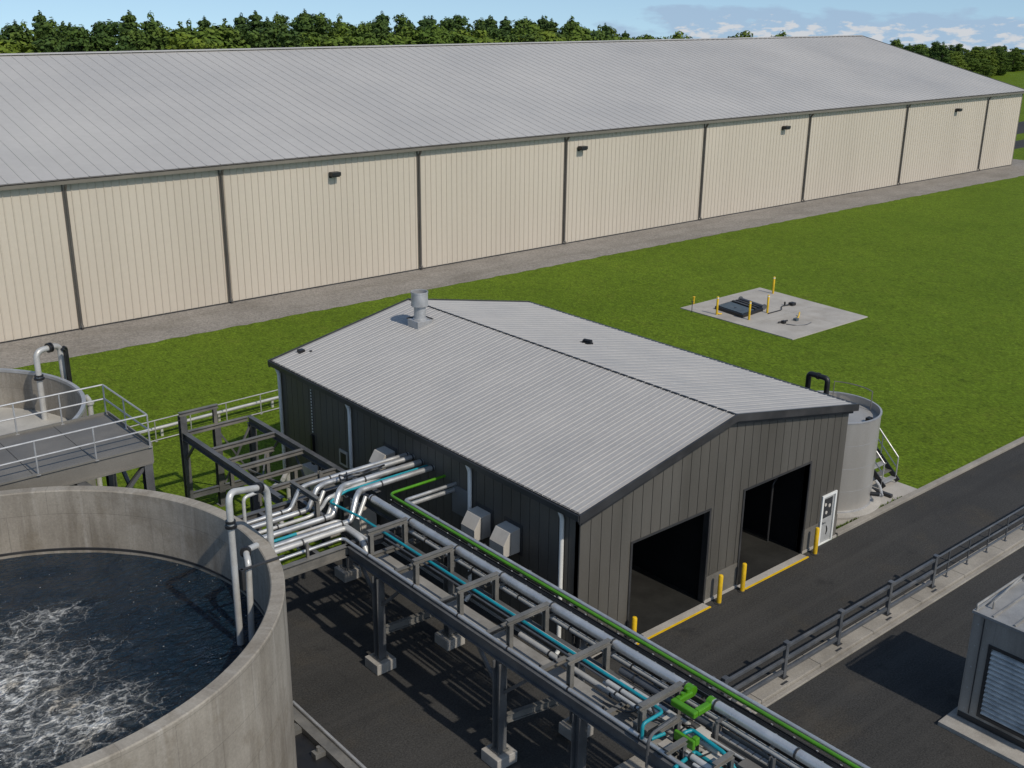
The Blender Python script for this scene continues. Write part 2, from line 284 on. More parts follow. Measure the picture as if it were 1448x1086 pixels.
M['pine'] = leaf_mat('pine_foliage', (0.032, 0.060, 0.014), (0.052, 0.090, 0.018), (0.082, 0.126, 0.022))
M['oak'] = leaf_mat('leaf_foliage', (0.054, 0.092, 0.013), (0.084, 0.130, 0.017), (0.115, 0.160, 0.022))
M['spruce'] = leaf_mat('spruce_foliage', (0.024, 0.050, 0.016), (0.042, 0.075, 0.020), (0.062, 0.100, 0.024))

# ------------------------------------------------------------------ mesh helpers
OFF = {}
class MB:
    def __init__(s): s.v = []; s.f = []; s.sm = []; s.uv = {}; s.mi = []; s.cur = 0
    def face(s, idx, smooth=False, uv=None):
        if uv: s.uv[len(s.f)] = uv
        s.f.append(tuple(idx)); s.sm.append(smooth); s.mi.append(s.cur)
    def add(s, vs): n = len(s.v); s.v.extend([tuple(x) for x in vs]); return n
    def box(s, x0, x1, y0, y1, z0, z1):
        n = s.add([(x0, y0, z0), (x1, y0, z0), (x1, y1, z0), (x0, y1, z0), (x0, y0, z1), (x1, y0, z1), (x1, y1, z1), (x0, y1, z1)])
        for q in ((0, 3, 2, 1), (4, 5, 6, 7), (0, 1, 5, 4), (1, 2, 6, 5), (2, 3, 7, 6), (3, 0, 4, 7)): s.face([n+i for i in q])
        return s
    def frame(s, p0, p1, up):
        p0, p1 = Vector(p0), Vector(p1); d = (p1-p0).normalized(); up = Vector(up)
        if abs(d.dot(up)) > 0.98: up = Vector((1, 0, 0)) if abs(d.x) < 0.9 else Vector((0, 1, 0))
        sd = d.cross(up).normalized(); u = sd.cross(d).normalized(); return p0, p1, d, sd, u
    def extrude(s, prof, p0, p1, up=(0, 0, 1)):      # prof: list of (side, up), counter-clockwise seen from the end
        p0, p1, d, sd, u = s.frame(p0, p1, up); k = len(prof)
        a = s.add([p0 + sd*x + u*y for x, y in prof]); b = s.add([p1 + sd*x + u*y for x, y in prof])
        for i in range(k):
            j = (i+1) % k; s.face((a+i, a+j, b+j, b+i))
        s.face([a+i for i in reversed(range(k))]); s.face([b+i for i in range(k)]); return s
    def beam(s, p0, p1, w, h, up=(0, 0, 1)):
        return s.extrude([(-w/2, -h/2), (w/2, -h/2), (w/2, h/2), (-w/2, h/2)], p0, p1, up)
    def ibeam(s, p0, p1, w, h, t=0.03, up=(0, 0, 1), tw=0.02):
        W, H = w/2, h/2; q = tw/2
        return s.extrude([(-W, -H), (W, -H), (W, -H+t), (q, -H+t), (q, H-t), (W, H-t), (W, H), (-W, H), (-W, H-t), (-q, H-t), (-q, -H+t), (-W, -H+t)], p0, p1, up)
    def tube(s, path, r, seg=12, bend=0.0, bs=5, caps=True):
        pts = [Vector(p) for p in path]
        if bend > 0 and len(pts) > 2:
            out = [pts[0]]
            for i in range(1, len(pts)-1):
                a, b, c = pts[i-1], pts[i], pts[i+1]; d0 = (a-b); d1 = (c-b)
                k = min(bend, d0.length*0.48, d1.length*0.48); p = b+d0.normalized()*k; e = b+d1.normalized()*k
                for j in range(bs+1):
                    t = j/bs; out.append(p*(1-t)**2 + b*2*t*(1-t) + e*t*t)
            out.append(pts[-1]); pts = out
        n = len(pts); rr = r if isinstance(r, (list, tuple)) else [r]*n
        t0 = (pts[1]-pts[0]).normalized(); up = Vector((0, 0, 1)) if abs(t0.z) < 0.9 else Vector((1, 0, 0))
        nx = t0.cross(up).normalized(); rings = []
        for i in range(n):
            if i == 0: t = (pts[1]-pts[0])
            elif i == n-1: t = pts[-1]-pts[-2]
            else: t = (pts[i]-pts[i-1]).normalized()+(pts[i+1]-pts[i]).normalized()
            t.normalize(); nx = (nx - t*nx.dot(t)).normalized(); ny = t.cross(nx)
            rings.append(s.add([pts[i]+(nx*math.cos(2*PI*k/seg)+ny*math.sin(2*PI*k/seg))*rr[i] for k in range(seg)]))
        for i in range(n-1):
            a, b = rings[i], rings[i+1]
            for k in range(seg):
                j = (k+1) % seg; s.face((a+k, a+j, b+j, b+k), True)
        if caps:
            s.face([rings[0]+k for k in reversed(range(seg))]); s.face([rings[-1]+k for k in range(seg)])
        return s
    def ring(s, p, d, r, w): d = Vector(d).normalized(); p = Vector(p); return s.tube([p-d*w/2, p+d*w/2], r, 14)
    def lathe(s, prof, cx, cy, seg=48, uvr=None, smooth=True, closed=True):
        n = len(prof); base = []
        for (r, z) in prof: base.append(s.add([(cx+r*math.cos(2*PI*k/seg), cy+r*math.sin(2*PI*k/seg), z) for k in range(seg)]))
        ln = [0]
        for i in range(1, n): ln.append(ln[-1]+math.hypot(prof[i][0]-prof[i-1][0], prof[i][1]-prof[i-1][1]))
        rng = range(n) if closed else range(n-1)
        R0 = uvr or 1
        for i in rng:
            j = (i+1) % n
            for k in range(seg):
                q = (k+1) % seg; u0, u1 = 2*PI*R0*k/seg, 2*PI*R0*(k+1)/seg; v0 = ln[i]; v1 = ln[j] if j else ln[i]+1
                s.face((base[i]+k, base[i]+q, base[j]+q, base[j]+k), smooth, [(u0, v0), (u1, v0), (u1, v1), (u0, v1)])
        return s
    def disc(s, cx, cy, z, r, seg=48):
        n = s.add([(cx+r*math.cos(2*PI*k/seg), cy+r*math.sin(2*PI*k/seg), z) for k in range(seg)]); s.face([n+k for k in range(seg)]); return s
    def poly(s, pts, smooth=False): n = s.add(pts); s.face(range(n, n+len(pts)), smooth); return s
    def prism(s, base, vec):            # base: CCW seen against vec direction
        k = len(base); vec = Vector(vec); a = s.add(base); b = s.add([Vector(p)+vec for p in base])
        s.face([a+i for i in reversed(range(k))]); s.face([b+i for i in range(k)])
        for i in range(k):
            j = (i+1) % k; s.face((a+i, a+j, b+j, b+i))
        return s
    def build(s, name, mat, parent=None, loc=None, bevel=0, autosmooth=False):
        me = bpy.data.meshes.new(name)
        o = bpy.data.objects.new(name, me); scene.collection.objects.link(o)
        if parent is not None: off = OFF.get(parent.name, Vector((0, 0, 0))); o.parent = parent
        else: off = Vector(loc) if loc else Vector((0, 0, 0)); o.location = off
        OFF[o.name] = off
        me.from_pydata([(x-off[0], y-off[1], z-off[2]) for x, y, z in s.v], [], s.f)
        me.polygons.foreach_set('use_smooth', s.sm)
        mats = mat if isinstance(mat, (list, tuple)) else [mat]
        for mm in mats: me.materials.append(mm)
        if len(mats) > 1: me.polygons.foreach_set('material_index', s.mi)
        if s.uv:
            uvl = me.uv_layers.new(name='UVMap')
            for pi, uvs in s.uv.items():
                for li, uv in zip(me.polygons[pi].loop_indices, uvs): uvl.data[li].uv = uv
        me.validate(); me.update()
        if any(s.sm):
            try: me.set_sharp_from_angle(angle=R(40))
            except Exception: pass
        if bevel:
            bm = o.modifiers.new('bevel', 'BEVEL'); bm.width = bevel; bm.segments = 2; bm.limit_method = 'ANGLE'; bm.angle_limit = R(50)
        return o
def tag(o, label=None, cat=None, group=None, kind=None):
    if label: o['label'] = label
    if cat: o['category'] = cat
    if group: o['group'] = group
    if kind: o['kind'] = kind
    return o
def thing(name, label, cat, loc=(0, 0, 0), group=None):
    o = bpy.data.objects.new(name, None); scene.collection.objects.link(o); o.location = loc; o.empty_display_size = 0.3
    OFF[o.name] = Vector(loc); return tag(o, label, cat, group)
def copy_tree(o, loc, label, group=None):
    c = o.copy(); scene.collection.objects.link(c); c.location = loc; c['label'] = label
    if group: c['group'] = group
    for ch in o.children:
        d = ch.copy(); scene.collection.objects.link(d); d.parent = c
        for g in ch.children:
            e = g.copy(); scene.collection.objects.link(e); e.parent = d
    return c
def struct(name, mb, mat, kind='structure', label=None):
    o = mb.build(name, mat); o['kind'] = kind
    if label: o['label'] = label
    return o

# ------------------------------------------------------------------ setting: terrain, road, gravel
mb = MB()     # hilltop lawn; beyond the wood the hill falls away on every side
xs = [-190, -70, 0, 60, 120, 180, 240, 300, 360, 440, 580]; ys = [-170, -50, 0, 40, 80, 120, 160, 200, 250, 390]
def gz(i, j):
    e = i in (0, len(xs)-1) or j in (0, len(ys)-1); return -95.0 if e else 0.0
n = mb.add([(x, y, gz(i, j)) for j, y in enumerate(ys) for i, x in enumerate(xs)])
for j in range(len(ys)-1):
    for i in range(len(xs)-1):
        a = n+j*len(xs)+i; mb.face((a, a+1, a+len(xs)+1, a+len(xs)))
struct('lawn', mb, M['grass'], label='mown green lawn between the barn and the yard')
def ragged(x0, x1, y, amp, step, seed):
    rs = random.Random(seed); return [(x0+(x1-x0)*i/int(abs(x1-x0)/step), y+rs.uniform(-amp, amp)) for i in range(int(abs(x1-x0)/step)+1)]
mb = MB(); near = ragged(-14, 150, 62.55, 0.12, 0.6, 3)
n = mb.add([(x, y, 0.008) for x, y in near] + [(x, 68.3 if x < 144.5 else 74, 0.008) for x, y in near])
k = len(near)
for i in range(k-1): mb.face((n+i, n+i+1, n+k+i+1, n+k+i))
struct('gravel_strip', mb, M['gravel'], label='grey gravel strip along the foot of the barn')
mb = MB()
mb.poly([(-45, -35, 0.004), (95, -35, 0.004), (95, 21.2, 0.004), (-45, 21.2, 0.004)])
near = ragged(-45, 21.1, 32.9, 0.15, 0.7, 5)
n = mb.add([(x, 21.2, 0.004) for x, y in near] + [(x, y, 0.004) for x, y in near]); k = len(near)
for i in range(k-1): mb.face((n+i, n+i+1, n+k+i+1, n+k+i))
struct('road', mb, M['asphalt'], label='dark asphalt yard and service road around the shed')
mb = MB()
mb.box(35.25, 95, 21.2, 21.46, -0.1, 0.14)
o = mb.build('road_kerb', M['kerb'], bevel=0.02); o['kind'] = 'structure'
mb = MB()
x = 12.0
while x < 95:
    mb.box(x, x+2.98, 16.28, 16.98, -0.05, 0.15); x += 3.0
mb.box(12, 95, 16.10, 16.278, -0.05, 0.06)
o = mb.build('divider_kerb', M['kerb'], bevel=0.02); o['kind'] = 'structure'
mb = MB()
for (y0, y1) in ((75.5, 79.5), (84, 91.5)): mb.poly([(150, y0, 0.006), (300, y0+4, 0.006), (300, y1+7, 0.006), (150, y1, 0.006)])
o = struct('path', mb, M['asphalt'])

# ------------------------------------------------------------------ long storage barn
BX0, BX1, BY0, BY1, BZ, BR = -12.0, 143.9, 68.0, 117.0, 9.40, 15.2
barn = thing('storage_barn', 'long beige metal storage barn with a grey ribbed roof', 'barn', (BX0, BY0, 0))
BYM = (BY0+BY1)/2
def ribbed(mb, a0, a1, period, ribw, ribh, edge0, edge1, inner0=None):
    """corrugated sheet: strip between edge0(t) and edge1(t); edge(t)->(point, normal)"""
    ts = []; n = int(round((a1-a0)/period)); p = (a1-a0)/n
    for i in range(n):
        t = a0+i*p
        ts += [(t, 0), (t+p-ribw*1.5, 0), (t+p-ribw, ribh), (t+p-ribw*0.5, ribh)]
    ts.append((a1, 0))
    A = []; B = []
    for t, h in ts:
        p0, nn = edge0(t); p1, _ = edge1(t); A.append(Vector(p0)+Vector(nn)*h); B.append(Vector(p1)+Vector(nn)*h)
    n0 = mb.add(A); n1 = mb.add(B); k = len(ts)
    for i in range(k-1): mb.face((n0+i, n0+i+1, n1+i+1, n1+i))
mb = MB()
ribbed(mb, BX0, BX1, 0.5, 0.07, 0.05, lambda t: ((t, BY0, 0.05), (0, -1, 0)), lambda t: ((t, BY0, BZ), (0, -1, 0)))
mb.box(BX0+0.01, BX1-0.01, BY0+0.004, BY0+0.2, 0.0, BZ)
mb.prism([(BX1-0.2, BY0+0.202, 0), (BX1-0.2, BY1, 0), (BX1-0.2, BY1, BZ), (BX1-0.2, BYM, BR-0.1), (BX1-0.2, BY0+0.202, BZ)][::1], (0.2, 0, 0))
mb.prism([(BX0, BY0+0.202, 0), (BX0, BY1, 0), (BX0, BY1, BZ), (BX0, BYM, BR-0.1), (BX0, BY0+0.202, BZ)], (0.2, 0, 0))
mb.box(BX0+0.2, BX1-0.2, BY1-0.2, BY1, 0, BZ)
mb.build('wall', M['barn_wall'], barn)
mb = MB(); ov = 0.42; s_ = (BR-BZ)/(BYM-BY0)
nrm = Vector((0, -s_, 1)).normalized()
e0 = lambda t: ((t, BY0-ov, BZ+0.12-s_*ov+0.06), nrm)
e1 = lambda t: ((t, BYM, BR+0.18), nrm)
ribbed(mb, BX0-0.2, BX1+0.15, 0.95, 0.05, 0.042, e0, e1)
nr2 = Vector((0, s_, 1)).normalized()
ribbed(mb, BX0-0.2, BX1+0.15, 0.95, 0.05, 0.06, lambda t: ((t, BYM, BR+0.18), nr2), lambda t: ((t, BY1+ov, BZ+0.18-s_*ov), nr2))
za = BZ+0.13-s_*ov
mb.poly([(BX0-0.2, BY0-ov, za), (BX0-0.2, BYM, BR+0.1), (BX1+0.15, BYM, BR+0.1), (BX1+0.15, BY0-ov, za)])
mb.poly([(BX0-0.2, BYM, BR+0.1), (BX0-0.2, BY1+ov, za), (BX1+0.15, BY1+ov, za), (BX1+0.15, BYM, BR+0.1)])
mb.build('roof', M['barn_roof'], barn)
mb = MB(); mb.extrude([(-0.3, -0.06), (0.3, -0.06), (0.3, -0.03), (0, 0.05), (-0.3, -0.03)], (BX0-0.2, BYM, BR+0.27), (BX1+0.15, BYM, BR+0.27))
mb.build('ridge_cap', M['barn_roof'], barn)
mb = MB(); mb.extrude([(-0.09, -0.12), (0.09, -0.12), (0.09, 0.10), (0.06, 0.10), (0.06, -0.08), (-0.06, -0.08), (-0.06, 0.10), (-0.09, 0.10)], (BX0-0.2, BY0-ov+0.04, BZ-0.13), (BX1+0.15, BY0-ov+0.04, BZ-0.13))
mb.box(BX0-0.2, BX1+0.1, BY0-ov+0.14, BY0-0.04, BZ-0.06, BZ-0.03)
mb.build('gutter', M['barn_trim'], barn)
mb = MB()
for sgn, ya, yb in ((1, BY0-ov, BYM), (1, BYM, BY1+ov)):
    zA = BZ+0.12-s_*ov if ya < BYM-1 else BR+0.13; zB = BR+0.13 if yb < BYM+1 else BZ+0.12-s_*ov
    mb.beam((BX1+0.19, ya, zA), (BX1+0.19, yb, zB), 0.07, 0.3)
mb.build('rake_trim', M['barn_trim'], barn)
mb = MB(); mb.box(BX0, BX1, BY0-0.06, BY0-0.002, 0.0, 0.09); mb.build('base_trim', M['shed_dark'], barn)
mb = MB(); mb.box(BX1-0.03, BX1+0.05, BY0-0.07, BY0+0.1, 0, BZ-0.1); mb.build('corner_trim', M['barn_trim'], barn)
for X in (22.5, 32.7, 48.75, 63.9, 81.7, 98.2, 116.7, 135.1):
    mb = MB(); mb.tube([(X, BY0-ov+0.06, BZ-0.24), (X, BY0-ov+0.08, BZ-0.36), (X, BY0-0.13, BZ-0.62), (X, BY0-0.13, 0.35), (X, BY0-0.36, 0.12)], 0.085, 8, 0.06, 2)
    mb.box(X-0.17, X-0.09, BY0-0.05, BY0+0.0, 0.1, BZ-0.25)
    mb.build('downspout', M['barn_spout'], barn)
for X, Z in ((41.24, 7.98), (65.56, 8.0), (93.86, 7.92), (127.69, 7.86)):
    mb = MB(); mb.box(X-0.36, X+0.36, BY0-0.62, BY0-0.1, Z-0.03, Z+0.24); mb.box(X-0.32, X-0.05, BY0-0.1, BY0-0.036, Z-0.2, Z+0.2); mb.box(X-0.28, X+0.28, BY0-0.58, BY0-0.14, Z-0.1, Z-0.032)
    mb.build('wall_light', M['black'], barn, bevel=0.03)

# ------------------------------------------------------------------ dark equipment shed
SX0, SX1, SY0, SY1, SZ, SR = 21.0, 35.13, 21.26, 39.6, 5.45, 6.88
SXM = 27.9
def zr(x): return SZ+(x-SX0)*(SR-SZ)/(SXM-SX0) if x <= SXM else SR-(x-SXM)*(SR-SZ-0.1)/(SX1-SXM)
shed = thing('equipment_shed', 'dark grey metal shed with two open garage bays', 'shed', (SX0, SY0, 0))
openings = [(23.35, 27.12, 0.0, 3.62), (29.02, 32.85, 0.0, 3.80), (33.93, 34.87, 0.0, 2.12)]
core = MB(); pan = MB()
def front_strip(x0, x1, core_only=False):
    for o in openings:
        if x0 >= o[0]-1e-4 and x1 <= o[1]+1e-4: return o[3]
    return 0.0
xs_ = sorted(set([SX0, SXM, SX1]+[v for o in openings for v in o[:2]]))
for a, b in zip(xs_[:-1], xs_[1:]):
    zb = front_strip(a, b)
    core.prism([(a, SY0+0.03, zb), (b, SY0+0.03, zb), (b, SY0+0.03, zr(b)-0.02), (a, SY0+0.03, zr(a)-0.02)][::-1], (0, 0.17, 0))
pw = 0.455
edges = []
x = SX0
while x < SX1-0.05: edges.append(x); x += pw
for x in edges:
    a, b = x+0.012, min(x+pw-0.012, SX1-0.005)
    # split the panel where an opening edge falls inside it
    cuts = [a]+[v for o in openings for v in o[:2] if a < v < b]+[b]
    cuts = sorted(cuts)
    for c, d in zip(cuts[:-1], cuts[1:]):
        if d-c < 0.01: continue
        zb = max(front_strip(c, d), 0.1)
        mid = (c+d)/2
        for (w0, w1) in ((27.3, 28.95), (32.95, 33.87), (34.93, 35.2)):
            if zb < 0.2 and w0 < mid < w1: zb = 1.02
        pan.prism([(c, SY0, zb), (d, SY0, zb), (d, SY0, zr(d)-0.05), (c, SY0, zr(c)-0.05)][::-1], (0, 0.03, 0))
# side and back walls
core.box(SX0+0.03, SX0+0.2, SY0+0.202, SY1, 0, SZ-0.03)
core.box(SX1-0.2, SX1-0.03, SY0+0.202, SY1, 0, SZ+0.05)
core.prism([(SX0+0.2, SY1-0.2, 0), (SX1-0.2, SY1-0.2, 0), (SX1-0.2, SY1-0.2, zr(SX1-0.2)-0.03), (SXM, SY1-0.2, SR-0.03), (SX0+0.2, SY1-0.2, zr(SX0+0.2)-0.03)][::-1], (0, 0.2, 0))
y = SY0+0.03
while y < SY1-0.1:
    a, b = y+0.012, min(y+pw-0.012, SY1); pan.box(SX0, SX0+0.03, a, b, 0.1, SZ-0.05); pan.box(SX1-0.03, SX1, a, b, 0.1, SZ+0.03); y += pw
core.build('wall_frame', M['groove'], shed)
pan.build('wall', M['shed_wall'], shed)
M['wains'] = pm('wainscot', (0.135, 0.125, 0.108), 0.55, 0, 0.12, 1.5, 0.08, 20)
for (w0, w1) in ((27.20, 28.95), (32.95, 33.86), (34.94, 35.13)):
    mb = MB(); mb.box(w0, w1, SY0-0.012, SY0+0.029, 0.1, 1.0); mb.build('wainscot_panel', M['wains'], shed)
mb = MB(); mb.box(27.16, 28.98, SY0-0.06, SY0+0.028, 0.0, 0.098); mb.build('foundation', M['conc_l'], shed)
mb = MB(); mb.box(32.9, 33.9, SY0-0.05, SY0+0.028, 0.0, 0.098); mb.build('foundation', M['conc_l'], shed)
mb = MB(); mb.box(34.9, 35.18, SY0-0.05, SY0+0.028, 0, 0.098); mb.build('foundation', M['conc_l'], shed)
mb = MB(); mb.box(SX0-0.05, 23.3, SY0-0.05, SY0+0.028, 0, 0.098); mb.build('foundation', M['conc_l'], shed)
mb = MB(); mb.box(SX0-0.05, SX0+0.028, SY0+0.03, SY1, 0, 0.098); mb.build('foundation', M['conc_l'], shed)
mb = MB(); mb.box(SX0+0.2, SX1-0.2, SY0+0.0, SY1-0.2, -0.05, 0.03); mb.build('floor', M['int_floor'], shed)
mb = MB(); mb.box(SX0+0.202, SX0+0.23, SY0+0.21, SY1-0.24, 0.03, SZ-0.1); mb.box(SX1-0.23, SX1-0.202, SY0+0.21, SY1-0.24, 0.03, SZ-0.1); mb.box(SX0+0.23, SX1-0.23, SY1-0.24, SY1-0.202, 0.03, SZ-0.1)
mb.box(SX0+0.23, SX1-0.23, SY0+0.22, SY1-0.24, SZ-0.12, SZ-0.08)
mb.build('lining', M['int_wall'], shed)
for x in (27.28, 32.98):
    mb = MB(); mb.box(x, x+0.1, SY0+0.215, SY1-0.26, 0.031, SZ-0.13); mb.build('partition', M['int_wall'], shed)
# roof
mb = MB(); so_ = 0.22; yo = 0.22
kL = (SR-SZ)/(SXM-SX0); kR = (SR-SZ-0.1)/(SX1-SXM); nL = Vector((-kL, 0, 1)).normalized(); nR = Vector((kR, 0, 1)).normalized()
T = 0.10
zL = zr(SX0)-kL*so_+T; soR = 0.03; zRt = zr(SX1)-kR*soR+T
# pair ribs: two narrow ribs per sheet
def shed_slope(edge_a, edge_b, nn):
    a0, a1 = SY0-yo, SY1+yo; n = 45; p = (a1-a0)/n; ts = []
    for i in range(n):
        t = a0+i*p
        ts += [(t, 0), (t+p*0.08, 0), (t+p*0.11, 0.022), (t+p*0.15, 0.022), (t+p*0.155, -0.04), (t+p*0.24, -0.04), (t+p*0.25, 0), (t+p*0.54, 0), (t+p*0.56, 0.012), (t+p*0.59, 0.012), (t+p*0.595, -0.02), (t+p*0.65, -0.02), (t+p*0.66, 0)]
    ts.append((a1, 0))
    A = mb.add([Vector(edge_a(t))+nn*h for t, h in ts]); B = mb.add([Vector(edge_b(t))+nn*h for t, h in ts])
    for i in range(len(ts)-1): mb.face((A+i+1, A+i, B+i, B+i+1))
shed_slope(lambda t: (SX0-so_, t, zL), lambda t: (SXM, t, SR+T), nL)
shed_slope(lambda t: (SXM, t, SR+T), lambda t: (SX1+soR, t, zRt), nR)
for (xa, za_, xb, zb_) in ((SX0-so_, zL-T+0.03, SXM, SR+0.03), (SXM, SR+0.03, SX1+soR, zRt-T+0.03)):
    mb.poly([(xa, SY0-yo, za_), (xa, SY1+yo, za_), (xb, SY1+yo, zb_), (xb, SY0-yo, zb_)])
mb.build('roof', M['shed_roof'], shed)
mb = MB(); n = 45; p = (SY1-SY0+2*yo)/n
for i in range(n):
    y0 = SY0-yo+i*p; mb.box(SXM-0.055, SXM+0.03, y0+p*0.05, y0+p*0.88, SR+T-0.03, SR+T+0.028)
mb.build('ridge_cap', M['black'], shed)
mb = MB()
mb.extrude([(-0.09, -0.11), (0.09, -0.11), (0.09, 0.09), (0.065, 0.09), (0.065, -0.085), (-0.065, -0.085), (-0.065, 0.09), (-0.09, 0.09)], (SX0-so_-0.05, SY0-yo-0.05, zL-0.07), (SX0-so_-0.05, SY1+yo+0.05, zL-0.07))
mb.box(SX0-so_+0.05, SX0-0.003, SY0-0.1, SY1+0.1, zL-0.28, zL-0.14)
mb.build('gutter', M['shed_dark'], shed); mb = MB()
mb.extrude([(-0.08, -0.10), (0.08, -0.10), (0.08, 0.06), (-0.08, 0.06)], (SX1+soR+0.04, SY0-yo-0.05, zRt-0.05), (SX1+soR+0.04, SY1+yo+0.05, zRt-0.05))
mb.build('gutter', M['shed_dark'], shed)
for y in (SY0-yo-0.04, SY1+yo+0.04):
    mb = MB(); mb.prism([(SX0-so_-0.1, y-0.035, zL-0.27), (SXM, y-0.035, SR+T-0.22), (SXM, y-0.035, SR+T+0.045), (SX0-so_-0.1, y-0.035, zL+0.03)][::-1], (0, 0.07, 0)); mb.build('rake_trim', M['shed_dark'], shed)
    mb = MB(); mb.prism([(SXM, y-0.035, SR+T-0.22), (SX1+soR+0.1, y-0.035, zRt-0.25), (SX1+soR+0.1, y-0.035, zRt+0.03), (SXM, y-0.035, SR+T+0.045)][::-1], (0, 0.07, 0)); mb.build('rake_trim', M['shed_dark'], shed)
y = SY0-0.13    # recessed band under the front rake
mb = MB(); mb.prism([(SX0-0.05, y, zL-0.42), (SXM, y, SR+T-0.36), (SXM, y, SR+T-0.2), (SX0-0.05, y, zL-0.22)][::-1], (0, 0.128, 0)); mb.build('fascia', M['shed_dark'], shed)
mb = MB(); mb.prism([(SXM, y, SR+T-0.36), (SX1+0.05, y, zRt-0.38), (SX1+0.05, y, zRt-0.2), (SXM, y, SR+T-0.2)][::-1], (0, 0.128, 0)); mb.build('fascia', M['shed_dark'], shed)
# opening trims, thresholds
for (a, b, _, h) in openings[:2]:
    mb = MB(); mb.box(a-0.09, a+0.0, SY0-0.035, SY0+0.21, 0, h+0.07); mb.box(b, b+0.09, SY0-0.035, SY0+0.21, 0, h+0.07); mb.box(a, b, SY0-0.035, SY0+0.21, h-0.0, h+0.07)
    mb.build('door_frame', M['shed_dark'], shed)
    mb = MB(); mb.box(a-0.02, b+0.02, SY0-0.30, SY0-0.004, -0.02, 0.032); th = mb.build('threshold', M['conc_l'], shed, bevel=0.01)
    mb = MB(); mb.box(a, b+0.05, SY0-0.37, SY0-0.302, -0.02, 0.034); mb.build('yellow_stripe', M['yellow'], th)
a, b, _, h = openings[2]
mb = MB(); mb.box(a, a+0.10, SY0-0.05, SY0+0.15, 0, h); mb.box(b-0.10, b, SY0-0.05, SY0+0.15, 0, h); mb.box(a+0.1, b-0.1, SY0-0.05, SY0+0.15, h-0.1, h); mb.box(a+0.1, b-0.1, SY0-0.05, SY0+0.15, 0, 0.04)
dr = mb.build('door', M['white'], shed)
mb = MB(); mb.box(a+0.102, b-0.102, SY0+0.0, SY0+0.06, 0.05, 1.08); mb.box(a+0.102, a+0.19, SY0, SY0+0.06, 1.08, h-0.105); mb.box(b-0.19, b-0.102, SY0, SY0+0.06, 1.08, h-0.105); mb.box(a+0.19, b-0.19, SY0, SY0+0.06, h-0.2, h-0.105)
mb.build('door_leaf', pm('door_grey', (0.36, 0.36, 0.35), 0.5, 0.1, 0.1, 3), dr)
mb = MB(); mb.box(a+0.19, b-0.19, SY0+0.02, SY0+0.05, 1.08, h-0.2); mb.build('window', M['glass'], dr)
for dx, z, r in ((0.32, 1.66, 0.07), (0.60, 1.56, 0.075), (0.42, 1.30, 0.07)): mb = MB(); mb.tube([(a+dx, SY0+0.005, z), (a+dx, SY0+0.019, z)], r, 14); mb.build('sticker', M['hood'], dr)
mb = MB(); mb.tube([(a+0.17, SY0+0.0, 0.95), (a+0.17, SY0-0.07, 0.95), (a+0.30, SY0-0.07, 0.93)], 0.016, 8, 0.02); mb.build('handle', M['black'], dr); mb = MB(); mb.tube([(a+0.52, SY0-0.006, 0.35), (a+0.55, SY0-0.03, 0.55), (a+0.50, SY0-0.006, 0.72)], 0.02, 6, 0.1); mb.build('handle', M['black'], dr)
# downspouts and fittings on the west side
for Y in (21.97, 26.53, 34.0, 39.45):
    mb = MB(); mb.tube([(SX0-0.2, Y, zL-0.12), (SX0-0.2, Y, zL-0.22), (SX0-0.09, Y, zL-0.5), (SX0-0.09, Y, 0.3), (SX0-0.3, Y, 0.1)], 0.075, 10, 0.08, 3); mb.build('downspout', M['white'], shed)
def hood(Y, Z):
    mb = MB(); prof = [(0.0, 0), (0.70, 0), (0.70, 0.42), (0.44, 0.82), (0.0, 0.86)]
    mb.prism([(SX0-0.02-x, Y-0.36, Z+z) for x, z in prof], (0, 0.72, 0))
    h = mb.build('vent_hood', M['hood'], shed, bevel=0.012)
    mb = MB(); mb.box(SX0-0.018, SX0+0.012, Y-0.46, Y+0.46, Z-0.12, Z+0.98); mb.build('flange', M['shed_dark'], h)
    mb = MB(); mb.box(SX0-0.68, SX0-0.06, Y-0.32, Y+0.32, Z-0.03, Z-0.002); mb.build('screen', M['black'], h)
    mb = MB(); mb.box(SX0-0.42, SX0-0.405, Y-0.364, Y-0.3605, Z+0.02, Z+0.78); mb.build('seam', M['barn_spout'], h)
hood(25.85, 2.95); hood(24.35, 2.98); hood(31.4, 3.35)
mb = MB(); mb.box(SX0-0.03, SX0+0.01, 26.62, 27.6, 3.1, 4.15); mb.build('wall_panel', pm('panel_grey', (0.17, 0.18, 0.19), 0.5, 0.2), shed)
mb = MB(); mb.box(SX0-0.05, SX0+0.01, 34.35, 34.95, 2.4, 3.05); lv = mb.build('wall_vent', M['hood'], shed)
mb = MB(); mb.box(SX0-0.06, SX0-0.052, 34.45, 34.85, 2.5, 2.95); mb.build('screen', M['black'], lv)
mb = MB(); mb.box(SX0-0.12, SX0-0.0, 36.9, 37.08, 0.9, 3.0); cb = mb.build('conduit_box', M['black'], shed, bevel=0.01)
mb = MB(); mb.cur = 1; mb.box(SX0-0.018, SX0+0.005, 36.955, 37.025, 3.05, 5.0); mb.cur = 0
for i in range(15): mb.box(SX0-0.03, SX0+0.005, 36.96, 37.02, 3.1+i*0.13, 3.16+i*0.13)
mb.build('bolt_strip', [M['white'], M['shed_wall']], cb)
mb = MB(); mb.box(SX0-0.45, SX0-0.01, 35.9, 37.3, 0.6, 1.7); mb.box(SX0-0.5, SX0-0.45, 36.0, 36.6, 0.7, 1.4); mb.build('meter_box', M['hood'], shed, bevel=0.02)
mb = MB(); mb.tube([(SX0-0.35, 24.3, 2.95), (SX0-0.2, 24.2, 2.3), (SX0-0.08, 24.2, 1.2)], 0.03, 8, 0.15); mb.build('drain_hose', M['barn_spout'], shed)
